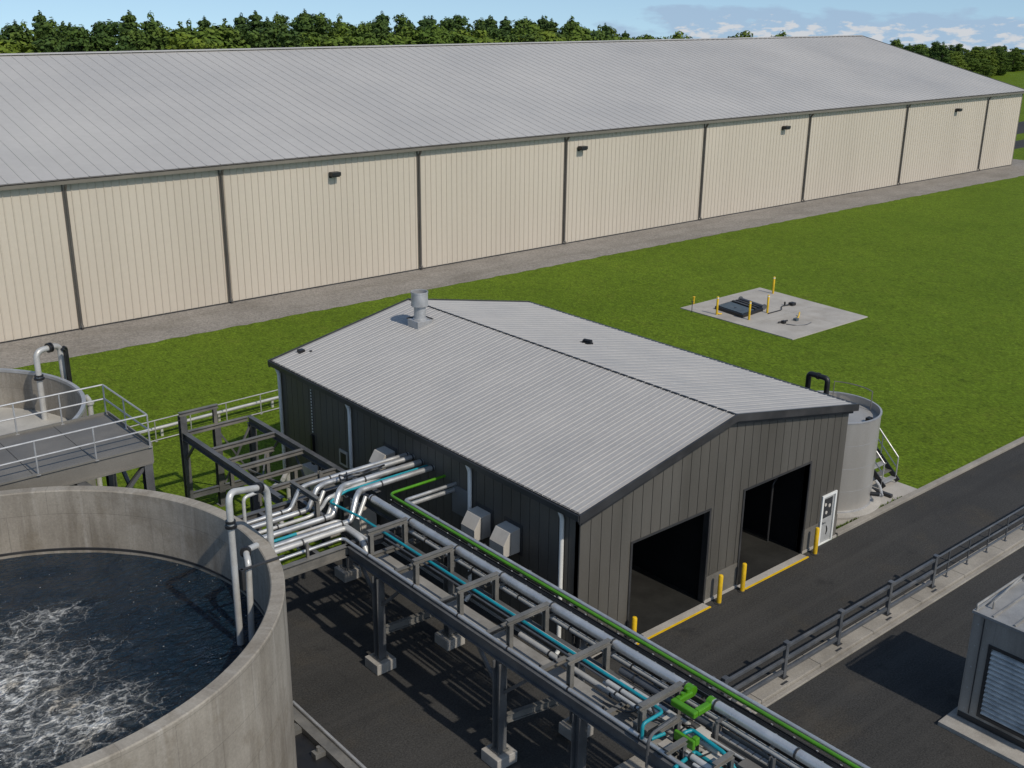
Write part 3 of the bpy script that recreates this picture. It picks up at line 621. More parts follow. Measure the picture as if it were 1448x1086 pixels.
# chimney and little roof fittings
CX, CY = 26.5, 37.05; cz = zr(CX)+T
mb = MB(); mb.box(CX-0.38, CX+0.38, CY-0.38, CY+0.38, cz-0.12, cz+0.24); ch = mb.build('chimney', M['galv'], shed, bevel=0.015)
mb = MB(); mb.lathe([(0.30, cz+0.241), (0.30, cz+0.29), (0.255, cz+0.30), (0.255, cz+0.80), (0.30, cz+0.82), (0.36, cz+0.84), (0.36, cz+1.46), (0.33, cz+1.46), (0.33, cz+0.9), (0.0, cz+0.9), (0.0, cz+0.241)], CX, CY, 32); mb.build('flue', M['galv'], ch)
mb = MB(); mb.lathe([(0.372, cz+1.40), (0.372, cz+1.47), (0.361, cz+1.47), (0.361, cz+1.40)], CX, CY, 32); mb.build('band', M['galv'], ch); mb = MB(); mb.lathe([(0.372, cz+0.85), (0.372, cz+0.90), (0.361, cz+0.90), (0.361, cz+0.85)], CX, CY, 32); mb.build('band', M['galv'], ch)
mb = MB(); mb.box(CX+0.39, CX+0.55, CY-0.25, CY+0.1, cz-0.15, cz+0.05); mb.tube([(CX-0.40, CY+0.40, cz+0.26), (CX+0.40, CY+0.40, cz+0.26), (CX+0.40, CY-0.40, cz+0.26)], 0.03, 6); mb.build('flashing', M['shed_dark'], ch)
mb = MB(); z0 = zr(30.8)+T; mb.tube([(30.75, 31.3, z0-0.02), (30.75, 31.3, z0+0.12), (30.8, 30.9, z0+0.14)], 0.07, 8, 0.06); mb.box(30.6, 30.95, 30.95, 31.4, z0-0.06, z0+0.05); mb.build('roof_vent', M['black'], shed, bevel=0.01)
mb = MB(); z0 = zr(21.99)+T; mb.box(21.85, 22.1, 39.25, 39.5, z0-0.05, z0+0.12); mb.build('roof_bracket', M['black'], shed); mb = MB(); mb.box(22.2, 22.3, 39.0, 39.1, z0-0.03, z0+0.1); mb.build('roof_bracket', M['black'], shed)
# faint pipe standing inside the right-hand bay
mb = MB(); mb.tube([(32.72, 22.7, 0.03), (32.72, 22.7, 2.5), (32.95, 22.7, 2.65)], 0.045, 10, 0.1); tag(mb.build('riser_pipe', M['shed_dark'], loc=(32.72, 22.7, 0)), 'slim dark riser pipe standing inside the right garage bay', 'pipe')

# ------------------------------------------------------------------ bollards
def bollard_mb(x, y, r=0.085, h=1.12):
    mb = MB(); mb.lathe([(r, 0.0), (r, h-0.05), (r*0.8, h-0.012), (r*0.35, h), (0.0, h+0.003), (0, 0)], x, y, 16); return mb
B0 = None
for X, lab in ((23.28, 'yellow bollard at the left edge of the left garage bay'), (27.62, 'yellow bollard at the right edge of the left garage bay'),
               (28.92, 'yellow bollard at the left edge of the right garage bay'), (33.32, 'yellow bollard between the right garage bay and the white-framed door')):
    Yb = 20.92
    if B0 is None:
        B0 = thing('bollard', lab, 'bollard', (X, Yb, 0), 'yellow bollards guarding the garage bays')
        bollard_mb(X, Yb).build('post', M['yellow'], B0)
        mb = MB(); mb.lathe([(0.17, 0.0), (0.17, 0.02), (0.086, 0.03), (0.086, 0.0)], X, Yb, 16); mb.build('base_plate', M['shed_dark'], B0)
    else: copy_tree(B0, (X, Yb, 0), lab)

# ------------------------------------------------------------------ round concrete tanks
T1 = (5.24, 25.68); r1o, r1i = 7.22, 6.86
tank = thing('concrete_tank', 'large round open concrete tank of dark foaming water in the foreground', 'tank', (T1[0], T1[1], 0))
mb = MB(); mb.lathe([(r1o, -0.1), (r1o, 5.97), (r1o-0.03, 6.0), (r1i+0.03, 6.0), (r1i, 5.97), (r1i, -0.1)], T1[0], T1[1], 160, uvr=7.0); mb.build('wall', M['tank'], tank)
mb = MB(); mb.lathe([(r1i-0.001, 4.02), (r1i-0.001, 4.10), (r1i-0.012, 4.09), (r1i-0.012, 4.02)], T1[0], T1[1], 120); mb.build('scum_line', M['shed_dark'], tank)
WZ = 3.92
mb = MB(); seg, rings = 120, 50; idx = []
for i in range(rings+1):
    r = r1i*i/rings
    idx.append(mb.add([(T1[0]+r*math.cos(2*PI*k/seg), T1[1]+r*math.sin(2*PI*k/seg),
        WZ+0.05*mnoise.noise(Vector((r*math.cos(2*PI*k/seg)*0.9, r*math.sin(2*PI*k/seg)*0.9, 0)))*(0.4+0.6*math.exp(-((r*math.cos(2*PI*k/seg)+0.5)**2+(r*math.sin(2*PI*k/seg))**2)/9))) for k in range(seg)]))
for i in range(rings):
    for k in range(seg):
        q = (k+1) % seg; mb.face((idx[i]+k, idx[i+1]+k, idx[i+1]+q, idx[i]+q), True)
o = mb.build('water', water_mat(*T1), loc=(T1[0], T1[1], 0)); tag(o, kind='structure', label='dark aerated water with white foam inside the near tank')
T2 = (8.0, 43.2); r2o, r2i = 5.80, 5.68
tank2 = thing('concrete_tank', 'smaller round concrete tank with a pale floor behind the walkway platform', 'tank', (T2[0], T2[1], 0))
mb = MB(); mb.lathe([(r2o, -0.1), (r2o, 4.98), (r2o-0.02, 5.0), (r2i+0.02, 5.0), (r2i, 4.98), (r2i, -0.1)], T2[0], T2[1], 128, uvr=5.7); mb.build('wall', M['tank'], tank2)
mb = MB(); mb.lathe([(r2o+0.015, 4.9), (r2o+0.015, 5.02), (r2i-0.015, 5.02), (r2i-0.015, 4.9), (r2i-0.001, 4.9), (r2i-0.001, 5.005), (r2o+0.001, 5.005), (r2o+0.001, 4.9)], T2[0], T2[1], 128); mb.build('rim_band', M['galv'], tank2)
mb = MB(); mb.lathe([(r2i-0.002, 3.3), (0.0, 3.52), (0.0, 3.2), (r2i-0.002, 3.2)], T2[0], T2[1], 96); mb.build('floor_slab', M['floor_pale'], tank2)

def gooseneck(label, p, top, q, zin, zout, r, flz, loc, top2=None):
    top2 = top2 or top
    t = thing('gooseneck_pipe', label, 'pipe', loc)
    mb = MB(); mb.tube([(p[0], p[1], zin), (p[0], p[1], top), (q[0], q[1], top2), (q[0], q[1], zout)], r, 16, 0.34, 9); mb.build('pipe', M['pipe_w'], t)
    d = Vector((q[0]-p[0], q[1]-p[1], top2-top)).normalized(); e = Vector((q[0], q[1], top2))-d*0.50
    mb = MB(); mb.ring((p[0], p[1], flz), (0, 0, 1), r*1.75, 0.07); mb.ring((p[0], p[1], flz+0.13), (0, 0, 1), r*1.5, 0.06); mb.build('flange', M['black'], t)
    mb = MB(); mb.ring(e-d*0.05, d, r*1.7, 0.06); mb.ring(e+d*0.06, d, r*1.7, 0.06); mb.build('coupling', M['black'], t)
    return t
g1 = gooseneck('tall white gooseneck pipe hooking over the rim of the near water tank', (10.84, 23.48), 8.28, (12.45, 24.55), 3.6, 0.004, 0.088, 7.35, (10.84, 23.48, 3.6), 7.60)
mb = MB(); mb.tube([(11.12, 23.40, 3.6), (11.30, 23.62, 6.12), (11.42, 24.0, 6.24), (11.9, 24.3, 6.12)], 0.085, 14, 0.25); t = thing('drop_pipe', 'shorter white pipe leaning inside the near tank beside the gooseneck', 'pipe', (11.12, 23.4, 3.6)); mb.build('pipe', M['pipe_w'], t)
mb = MB(); mb.ring((11.42, 23.98, 6.225), (0.6, 1, 0), 0.15, 0.12); mb.build('coupling', M['black'], t)
mb = MB(); mb.box(11.0, 12.25, 23.42, 23.50, 6.02, 6.06); mb.box(10.98, 11.06, 23.36, 23.56, 5.5, 6.06); mb.build('bracket', M['shed_dark'], g1)
g2 = gooseneck('white gooseneck pipe with black couplings over the far tank rim', (12.86, 44.72), 6.25, (13.95, 45.1), 3.3, 0.0, 0.12, 5.1, (12.86, 44.72, 3.3))
for dx, dy, lab in ((0.14, -0.32, 'black drain pipe beside the far gooseneck, nearer the platform'), (0.30, -0.05, 'black drain pipe just outside the far gooseneck')):
    mb = MB(); mb.tube([(13.75+dx-0.05, 44.75+dy+0.1, 6.2), (13.85+dx, 45.0+dy, 6.1), (13.9+dx, 45.0+dy, 0.0)], 0.065, 10, 0.1); tag(mb.build('drain_pipe', M['black'], loc=(13.9+dx, 45+dy, 0)), lab, 'pipe')
mb = MB(); mb.tube([(13.85, 42.0, 0), (13.85, 42.0, 4.7), (13.72, 42.0, 4.9)], 0.11, 12, 0.2); mb.ring((13.85, 42.0, 4.6), (0, 0, 1), 0.17, 0.1); tag(mb.build('overflow_pipe', M['pipe_w'], loc=(13.85, 42, 0)), 'short white overflow pipe on the outside of the far tank', 'pipe')

# ------------------------------------------------------------------ walkway platform between the tanks
plat = thing('walkway_platform', 'grey steel walkway platform with silver handrails between the two tanks', 'platform', (12.5, 32.9, 0))
PX0, PX1, PY0, PY1, PZ = -6.0, 12.66, 32.95, 36.72, 6.0
mb = MB(); x = PX0
while x < PX1-0.1:
    e = min(x+1.86, PX1); mb.box(x, e-0.012, PY0+0.06, PY1-0.06, PZ-0.05, PZ); x += 1.866
mb.build('deck', M['deck'], plat)
mb = MB(); mb.box(PX0, PX1, PY0, PY0+0.055, PZ-0.62, PZ+0.02); mb.box(PX0, PX1, PY1-0.055, PY1, PZ-0.62, PZ+0.08); mb.box(PX1+0.002, PX1+0.05, PY0, PY1, PZ-0.6, PZ+0.10)
mb.box(PX0, PX1, PY0-0.06, PY0-0.002, PZ-0.62, PZ-0.56); mb.box(PX0, PX1, PY0-0.06, PY0-0.002, PZ-0.04, PZ+0.02)
mb.build('fascia', M['fascia'], plat)
for (x, y) in ((12.5, 33.05), (12.5, 36.6), (10.3, 33.05), (10.3, 36.6), (6.5, 36.6), (1.0, 36.6)):
    mb = MB(); mb.ibeam((x, y, 0), (x, y, PZ-0.62), 0.28, 0.28, 0.03, up=(0, 1, 0)); mb.build('leg', M['steel'], plat)
mb = MB(); mb.beam((12.4, 33.05, 5.3), (10.4, 33.05, 3.2), 0.12, 0.12); mb.build('brace', M['steel'], plat)
mb = MB(); mb.beam((10.4, 33.05, 5.3), (12.4, 33.05, 3.2), 0.12, 0.12); mb.build('brace', M['steel'], plat)
mb = MB(); mb.beam((12.5, 33.2, 5.3), (12.5, 36.5, 2.6), 0.12, 0.12); mb.build('brace', M['steel'], plat)
mb = MB(); mb.beam((12.5, 36.5, 5.3), (12.5, 33.2, 2.6), 0.12, 0.12); mb.build('brace', M['steel'], plat)
mb = MB(); mb.beam((10.3, 33.2, 5.25), (10.3, 36.5, 5.25), 0.15, 0.25); mb.build('brace', M['steel'], plat)
def rail_post(x, y, z0, h, par, r=0.028):
    mb = MB(); mb.tube([(x, y, z0), (x, y, z0+h)], r, 8); mb.box(x-0.06, x+0.06, y-0.06, y+0.06, z0-0.006, z0+0.012); return mb.build('rail_post', M['galv'], par)
for x in (12.62, 10.85, 9.05, 7.25, 5.4): rail_post(x, PY0-0.03, PZ-0.02, 1.12, plat)
for x in (11.1, 9.6, 8.0, 6.2): rail_post(x, PY1-0.03, PZ, 1.1, plat)
rail_post(12.62, PY1-0.03, PZ, 1.1, plat); rail_post(12.62, 34.9, PZ, 1.1, plat)
mb = MB()
for h in (1.1, 0.58):
    mb.tube([(PX0, PY0-0.03, PZ+h), (12.62, PY0-0.03, PZ+h), (12.62, PY1-0.03, PZ+h), (PX0, PY1-0.03, PZ+h)], 0.03, 8, 0.06)
mb.build('handrail', M['galv'], plat)

# ------------------------------------------------------------------ low handrail with a white pipe across the lawn behind the shed
gr = thing('lawn_handrail', 'thin silver handrail standing on the lawn left of the shed', 'railing', (14.6, 47.2, 0))
for x in (14.9, 16.7, 18.5, 20.3, 22.2, 24.1): rail_post(x, 47.3+0.05*(x-15)*0.6, 0, 1.05, gr, 0.03)
mb = MB()
for h in (1.05, 0.62, 0.06): mb.tube([(14.5, 47.28, h), (25.5, 47.63, h)], 0.03, 8)
mb.build('handrail', M['galv'], gr)
mb = MB(); mb.tube([(14.6, 47.75, 0.45), (26.0, 48.1, 0.45)], 0.085, 12)
for x in (16, 19, 22, 25): mb.box(x-0.06, x+0.06, 47.72+(x-14.6)*0.03, 47.82+(x-14.6)*0.03, 0, 0.36)
tag(mb.build('ground_pipe', M['pipe_w'], loc=(14.6, 47.7, 0)), 'white pipe running along the lawn beside the thin handrail', 'pipe')

# ------------------------------------------------------------------ pipe rack
rack = thing('pipe_rack', 'dark steel pipe rack carrying pipes past the side of the shed', 'pipe rack', (17.5, 14, 0))
FX, MX, KX = 16.32, 17.80, 18.78
RY0, RY1, RZ = 1.0, 31.2, 3.60
mb = MB(); mb.ibeam((FX, RY0, RZ-0.19), (FX, 26.95, RZ-0.19), 0.2, 0.38, 0.03); mb.build('girder', M['steel'], rack)
mb = MB(); mb.ibeam((KX, RY0, RZ-0.19), (KX, RY1, RZ-0.19), 0.2, 0.38, 0.03); mb.build('girder', M['steel'], rack)
mb = MB(); mb.ibeam((MX, RY0, RZ-0.13), (MX, 27.5, RZ-0.13), 0.14, 0.26, 0.025); mb.build('stringer', M['steel'], rack)
mb = MB(); mb.ibeam((FX+0.1, 27.05, RZ-0.19), (KX-0.1, 27.05, RZ-0.19), 0.18, 0.36, 0.03); mb.build('cross_beam', M['steel'], rack)
PORT = [25.92, 23.52, 21.40, 19.25, 16.90, 14.45]
for y in PORT:
    mb = MB()
    mb.ibeam((16.52, y, RZ+0.002), (16.52, y, 4.30), 0.13, 0.15, 0.02, up=(0, 1, 0)); mb.build('portal_post', M['steel_l'], rack)
    mb = MB(); mb.ibeam((MX, y, RZ+0.002), (MX, y, 4.30), 0.13, 0.15, 0.02, up=(0, 1, 0)); mb.build('portal_post', M['steel_l'], rack)
    mb = MB(); mb.ibeam((16.42, y, 4.375), (17.90, y, 4.375), 0.14, 0.15, 0.025); mb.build('portal_beam', M['steel_l'], rack)
    mb = MB(); mb.beam((MX+0.09, y, 4.02), (19.15, y, 4.02), 0.08, 0.10); ba = mb.build('bracket_arm', M['steel'], rack)
    mb = MB(); mb.beam((KX, y, RZ+0.002), (KX, y, 3.968), 0.08, 0.08); mb.build('stub_post', M['steel'], ba)
for y in [27.05-1.0]+[(a+b)/2 for a, b in zip(PORT[:-1], PORT[1:])]:
    y = y-0.1
    mb = MB(); mb.ibeam((FX+0.12, y, RZ-0.08), (KX-0.12, y, RZ-0.08), 0.14, 0.14, 0.025); mb.build('cross_beam', M['steel_l'], rack)
    mb = MB(); mb.ring((17.0, y, RZ-0.004), (0, 0, 1), 0.03, 0.06); mb.ring((18.2, y, RZ-0.004), (0, 0, 1), 0.03, 0.06); mb.build('bolt', M['black'], rack)
COLS = [(FX-0.05, 25.2), (KX, 24.9), (FX-0.05, 19.35), (KX-0.05, 18.85), (FX, 16.3), (KX-0.2, 30.75), (FX, 9.0), (KX, 9.0)]
FOOT0 = None
for i, (x, y) in enumerate(COLS):
    mb = MB(); mb.ibeam((x, y, 0.40), (x, y, RZ-0.385), 0.28, 0.28, 0.035, up=(0, 1, 0), tw=0.03); c = mb.build('column', M['steel'], rack)
    mb = MB(); mb.box(x-0.2, x+0.2, y-0.2, y+0.2, 0.362, 0.40)
    for sx in (-1, 1):
        for sy in (-1, 1): mb.tube([(x+sx*0.17, y+sy*0.17, 0.40), (x+sx*0.17, y+sy*0.17, 0.45)], 0.02, 6)
    mb.build('base_plate', M['steel_l'], c)
    mb = MB(); mb.box(x-0.36, x+0.36, y-0.36, y+0.36, 0.0, 0.36); mb.build('footing', M['conc'], rack, bevel=0.02)
mb = MB()
mb.ibeam((FX+0.1, 25.1, 1.35), (KX-0.15, 24.95, 1.35), 0.14, 0.26, 0.025); mb.build('tie_beam', M['steel_l'], rack)
mb = MB(); mb.ibeam((FX+0.1, 19.3, 1.35), (KX-0.2, 18.9, 1.35), 0.14, 0.26, 0.025)
mb.build('tie_beam', M['steel_l'], rack)
for y in (25.2, 19.35):
    mb = MB(); mb.beam((FX, y-0.16, 2.3), (FX, y-1.1, 3.2), 0.09, 0.09); mb.build('knee_brace', M['steel'], rack); mb = MB(); mb.beam((FX, y+0.16, 2.3), (FX, y+1.0, 3.2), 0.09, 0.09); mb.build('knee_brace', M['steel'], rack)
    mb = MB(); mb.beam((KX, y-0.6, 2.3), (KX, y-1.5, 3.2), 0.09, 0.09); mb.build('knee_brace', M['steel'], rack)
# lower end: smaller hoops, posts and short frames
mb = MB(); mb.tube([(16.10, 13.85, 3.25), (16.10, 13.85, 3.95), (16.25, 13.87, 4.10), (17.1, 13.9, 4.14)], 0.04, 8, 0.12); mb.build('hoop', M['steel'], rack)
for x, y, z in ((17.22, 13.95, 3.93), (16.68, 13.3, 3.93), (17.70, 13.2, 4.06), (17.15, 12.3, 3.95), (17.72, 11.6, 4.06)):
    mb = MB(); mb.ibeam((x, y, RZ-0.4), (x, y, z), 0.11, 0.12, 0.02, up=(0, 1, 0)); mb.build('portal_post', M['steel'], rack)
for x0, x1, y in ((16.6, 17.3, 13.95), (16.1, 16.75, 13.3), (16.55, 17.2, 12.3)):
    mb = MB(); mb.ibeam((x0, y, 4.0), (x1, y, 4.0), 0.13, 0.13, 0.025); mb.build('portal_beam', M['steel_l'], rack)
mb = MB(); mb.beam((17.72, 13.2, 4.09), (18.9, 13.2, 4.05), 0.07, 0.05); mb.build('bracket_arm', M['steel'], rack)
for y in (13.6, 12.2, 10.8, 9.4, 8.0):
    mb = MB(); mb.ibeam((FX+0.12, y, RZ-0.1), (KX-0.12, y, RZ-0.1), 0.13, 0.14, 0.025); mb.build('cross_beam', M['steel_l'], rack)
# branch to the tank
mb = MB(); mb.ibeam((12.62, 26.95, RZ-0.19), (FX+0.1, 26.95, RZ-0.19), 0.2, 0.38, 0.03); mb.build('girder', M['steel_l'], rack)
mb = MB(); mb.ibeam((10.9, 30.9, RZ-0.19), (18.6, 30.9, RZ-0.19), 0.2, 0.38, 0.03); mb.build('girder', M['steel'], rack)
for x in (14.0, 15.3, 16.85):
    mb = MB(); mb.ibeam((x, 27.06, RZ-0.12), (x, 30.79, RZ-0.12), 0.14, 0.22, 0.025); mb.build('cross_beam', M['steel'], rack)
mb = MB(); mb.beam((14.9, 27.0, RZ), (14.9, 27.0, RZ+0.5), 0.08, 0.08); mb.build('stub_post', M['steel_l'], rack)
mb = MB(); mb.ibeam((16.48, 30.7, 4.35), (16.48, 28.95, 4.35), 0.14, 0.16, 0.025); mb.build('portal_beam', M['steel_l'], rack)
for y in (30.6, 29.05):
    mb = MB(); mb.ibeam((16.48, y, RZ-0.02), (16.48, y, 4.268), 0.13, 0.15, 0.02, up=(0, 1, 0)); mb.build('portal_post', M['steel_l'], rack)
mb = MB(); mb.ibeam((17.75, 30.95, 3.65), (17.75, 30.95, 4.35), 0.13, 0.15, 0.02, up=(0, 1, 0)); mb.build('portal_post', M['steel_l'], rack)

# steel frame beyond the branch
fr = thing('steel_gantry', 'open dark steel frame on the grass left of the shed', 'gantry', (17.8, 35.5, 0))
mb = MB(); mb.ibeam((16.42, 31.3, RZ-0.16), (16.42, 39.3, RZ-0.16), 0.2, 0.32, 0.03); mb.build('girder', M['steel'], fr)
mb = MB(); mb.ibeam((19.27, 29.6, RZ-0.16), (19.27, 39.2, RZ-0.16), 0.2, 0.32, 0.03); mb.build('girder', M['steel'], fr)
for y in (32.3, 34.65, 36.85, 39.1):
    mb = MB(); mb.ibeam((16.53, y, RZ-0.07), (19.16, y, RZ-0.07), 0.16, 0.17, 0.025); mb.build('cross_beam', M['steel_l'], fr)
    if y < 39:
        mb = MB(); mb.ibeam((17.0, y-0.35, RZ-0.52), (18.9, y-0.35, RZ-0.52), 0.14, 0.15, 0.025); mb.build('lower_beam', M['steel_l'], fr)
        for x in (17.05, 18.6):
            mb = MB(); mb.ibeam((x, y-0.35, RZ-0.6), (x, y-0.35, 2.0), 0.13, 0.15, 0.02, up=(0, 1, 0)); mb.build('hanger', M['steel_l'], fr)
for x, y, zt in ((16.42, 39.2, 4.25), (19.27, 38.95, RZ-0.32), (16.42, 33.4, RZ-0.32), (19.27, 33.4, RZ-0.32), (17.8, 39.15, RZ-0.16)):
    mb = MB(); mb.ibeam((x, y, 0), (x, y, zt), 0.26, 0.26, 0.03, up=(0, 1, 0)); c = mb.build('column', M['steel'], fr)
    mb = MB(); mb.box(x-0.2, x+0.2, y-0.2, y+0.2, 0.0, 0.035); mb.build('base_plate', M['steel_l'], c)
mb = MB(); mb.ibeam((16.3, 39.2, 4.33), (17.95, 39.2, 4.33), 0.16, 0.16, 0.025); mb.build('portal_beam', M['steel_l'], fr)
mb = MB(); mb.ibeam((17.8, 39.2, RZ+0.02), (17.8, 39.2, 4.25), 0.15, 0.15, 0.025, up=(0, 1, 0)); mb.build('portal_post', M['steel_l'], fr)
mb = MB(); mb.ibeam((16.55, 39.15, 0.8), (19.15, 39.0, 0.8), 0.14, 0.26, 0.025); mb.build('tie_beam', M['steel'], fr)
mb = MB(); mb.beam((16.42, 39.05, 2.5), (16.42, 38.3, 3.25), 0.09, 0.09); mb.build('brace', M['steel'], fr)
mb = MB(); mb.beam((17.9, 39.0, 1.0), (19.15, 38.95, 3.2), 0.07, 0.07); mb.build('brace', M['steel'], fr)
mb = MB(); mb.beam((19.15, 39.02, 1.0), (17.9, 39.08, 3.2), 0.07, 0.07); mb.build('brace', M['steel'], fr)
mb = MB(); mb.beam((19.27, 38.8, 1.0), (19.27, 36.8, 3.2), 0.07, 0.07); mb.build('brace', M['steel'], fr)
mb = MB(); mb.beam((19.27, 33.6, 1.0), (19.27, 35.6, 3.2), 0.07, 0.07); mb.build('brace', M['steel'], fr)
mb = MB(); mb.beam((17.1, 34.3, 2.2), (18.55, 36.5, 3.0), 0.06, 0.06); mb.build('brace', M['steel'], fr)
mb = MB(); mb.beam((18.55, 34.3, 2.2), (17.1, 36.5, 3.0), 0.06, 0.06); mb.build('brace', M['steel'], fr)

# ------------------------------------------------------------------ pipes
def pipe(label, path, r, mat, bend=0.25, group=None, flanges=(), name='pipe', seg=14, strap=None, cat='pipe'):
    base = path[0]; t = thing(name, label, cat, (base[0], base[1], min(p[2] for p in path)), group)
    mb = MB(); mb.tube(path, r, seg, bend); mb.build('tube', mat, t)
    if flanges:
        for p, d in flanges: mb = MB(); mb.ring(p, d, r*1.16, 0.05); mb.build('strap', M['shed_dark'] if strap is None else strap, t)
    return t
def straps_y(x, z, ys): return [((x, y, z), (0, 1, 0)) for y in ys]
G1 = 'insulated pipes from the near tank to the shed wall'
for i, (yl, yu, xe, xs0, r, lab) in enumerate((
    (30.10, 30.24, 16.70, 11.0, 0.08, 'silver pipe entering the shed wall farthest from the camera'),
    (29.70, 29.93, 17.15, 11.4, 0.095, 'second silver pipe from the far side entering the shed wall'),
    (28.78, 29.38, 17.55, 11.8, 0.11, 'thick silver pipe entering the shed just beyond the teal pipe'),
    (28.08, 28.72, 17.80, 12.1, 0.10, 'silver pipe entering the shed on the near side of the teal pipe'))):
    pipe(lab, [(xs0, yl, 3.62+r), (xe-0.65, yl, 3.62+r), (xe-0.2, yl+(yu-yl)*0.5, 4.34), (xe+0.15, yu, 4.36), (21.05, yu, 4.36)], r, M['pipe'], 0.14, G1,
         [((xs0+1.7, yl, 3.62+r), (1, 0, 0)), ((xe-1.0, yl, 3.62+r), (1, 0, 0)), ((xe+1.0, yu, 4.36), (1, 0, 0)), ((20.93, yu, 4.36), (1, 0, 0))])
for path, r, lab in (([(12.3, 27.66, 3.78), (16.72, 27.66, 3.78), (16.72, 26.75, 3.74), (16.72, 26.45, 3.30), (16.72, 20.0, 3.30)], 0.095, 'white pipe from the near tank that turns down into the front of the rack'),
        ([(11.9, 29.25, 3.70), (16.3, 29.25, 3.70), (16.7, 29.15, 3.9), (16.9, 29.1, 4.25), (21.05, 29.66, 4.27)], 0.065, 'slim white pipe between thick pipes on the branch rack'),
        ([(12.2, 28.42, 3.70), (16.1, 28.42, 3.70), (16.9, 28.40, 3.70), (16.9, 26.6, 3.68)], 0.055, 'narrow pipe beside the teal stub on the branch rack')):
    pipe(lab, path, r, M['pipe_w'], 0.18, None, [((13.6, path[0][1], path[0][2]), (1, 0, 0)), ((15.1, path[0][1], path[0][2]), (1, 0, 0))])
for i, (x0, y0, lab) in enumerate(((17.05, 29.55, 'slanting white pipe length left of the teal pipe bend'), (17.28, 29.15, 'second slanting white pipe length at the teal pipe bend'), (17.9, 28.3, 'slanting white pipe length right of the teal pipe bend'))):
    pipe(lab, [(x0-0.5, y0-0.25, 3.72), (x0, y0, 4.30)], 0.07, M['pipe_w'], 0, 'slanting pipe lengths at the branch rack', (), 'pipe_length')
pipe('teal pipe from the shed wall along the middle of the pipe rack', [(21.05, 29.08, 4.30), (17.62, 29.08, 4.30), (16.95, 29.02, 4.12), (17.08, 27.4, 4.16), (17.02, 14.75, 4.16), (17.0, 14.22, 4.14), (16.3, 14.22, 4.14), (16.28, 14.2, 3.75)], 0.044, M['teal'], 0.12)
pipe('teal branch pipe below the green bend', [(17.08, 13.68, 3.66), (17.12, 13.66, 3.82), (17.36, 13.60, 3.82), (17.28, 12.6, 3.82), (17.28, 12.1, 3.5)], 0.05, M['teal'], 0.08)
pipe('lowest teal pipe at the near end of the rack', [(16.2, 13.12, 3.62), (17.0, 13.2, 3.62), (16.96, 9.8, 3.62)], 0.05, M['teal'], 0.08)
pipe('short teal pipe under the curved hoop', [(16.46, 14.08, 3.72), (16.86, 14.02, 3.72)], 0.05, M['teal'], 0)
pipe('short teal stub between pipes on the branch rack', [(14.3, 28.2, 3.84), (15.2, 28.2, 3.84)], 0.05, M['teal'], 0)
BX_ = 18.07
pipe('thick silver pipe along the back of the rack from the shed', [(BX_, 28.2, 4.24), (BX_, 14.40, 4.24)], 0.128, M['pipe'], 0, None, straps_y(BX_, 4.24, PORT+[28.1]))
pipe('thick silver pipe on the near end of the rack past the green bend', [(BX_, 13.62, 4.24), (BX_, 1.5, 4.24)], 0.128, M['pipe'], 0, None, straps_y(BX_, 4.24, (13.5, 11.2, 9.0)))
# green box-section bend joining the two lengths
gb = thing('pipe_bend', 'bright green square pipe bend on the near end of the rack', 'pipe bend', (17.9, 14.1, 4.1))
mb = MB(); mb.box(17.32, 17.49, 13.55, 14.30, 4.14, 4.31); mb.box(17.491, 18.04, 13.55, 13.71, 4.14, 4.31); mb.box(17.491, 17.98, 14.14, 14.30, 4.14, 4.31); mb.build('body', M['green'], gb, bevel=0.035)
mb = MB(); mb.tube([(17.86, 14.22, 4.31), (17.86, 14.22, 4.41)], 0.06, 10); mb.build('valve_cap', M['green'], gb)
mb = MB(); mb.tube([(17.66, 14.22, 4.31), (17.66, 14.22, 4.38)], 0.05, 10); mb.build('valve_cap', M['green'], gb)
mb = MB(); mb.tube([(18.05, 14.40, 4.24), (18.05, 14.2, 4.24)], 0.145, 14); mb.build('flange', M['green'], gb)
mb = MB(); mb.tube([(18.05, 13.72, 4.24), (18.05, 13.58, 4.24)], 0.145, 14); mb.build('flange', M['green'], gb)
mb = MB(); mb.box(16.86, 16.95, 13.15, 13.75, 3.72, 3.98); mb.box(16.951, 17.1, 13.15, 13.3, 3.80, 4.0); tag(mb.build('valve_box', M['green'], loc=(16.9, 13.4, 3.7), bevel=0.03), 'small green valve box under the green pipe bend', 'valve')
pipe('bright green pipe turning out of the shed wall and along the rack', [(21.05, 28.04, 4.27), (18.64, 28.04, 4.27), (18.64, 1.5, 4.27)], 0.05, M['green'], 0.3)
pipe('slim silver pipe on the outer edge of the rack beside the green pipe', [(21.05, 27.42, 4.2), (18.86, 27.42, 4.2), (18.86, 1.5, 4.2)], 0.062, M['pipe'], 0.15)
pipe('lower silver pipe from the shed wall under the outer edge of the rack', [(21.05, 27.52, 3.94), (19.06, 27.52, 3.94), (19.06, 1.5, 3.94)], 0.085, M['pipe'], 0.15)
pipe('slim silver pipe along the front girder of the rack', [(12.3, 27.28, 3.68), (16.36, 27.28, 3.68), (16.36, 1.5, 3.68)], 0.056, M['pipe'], 0.2, None, straps_y(16.36, 3.68, [p-0.12 for p in PORT]))
pipe('white pipe under the thick silver pipe inside the rack', [(18.28, 27.0, 3.70), (18.28, 1.5, 3.70)], 0.072, M['pipe_w'], 0, None, straps_y(18.28, 3.70, [p-0.5 for p in PORT]))
pipe('white pipe low in the rack beside the flat duct', [(17.55, 20.0, 3.21), (17.55, 3, 3.21)], 0.09, M['pipe_w'], 0, None, straps_y(17.55, 3.21, [p-0.5 for p in PORT[3:]]))
pipe('thin dark conduit along the teal pipe inside the rack', [(17.42, 26.5, 3.64), (17.42, 5.0, 3.64)], 0.03, M['rail'], 0)
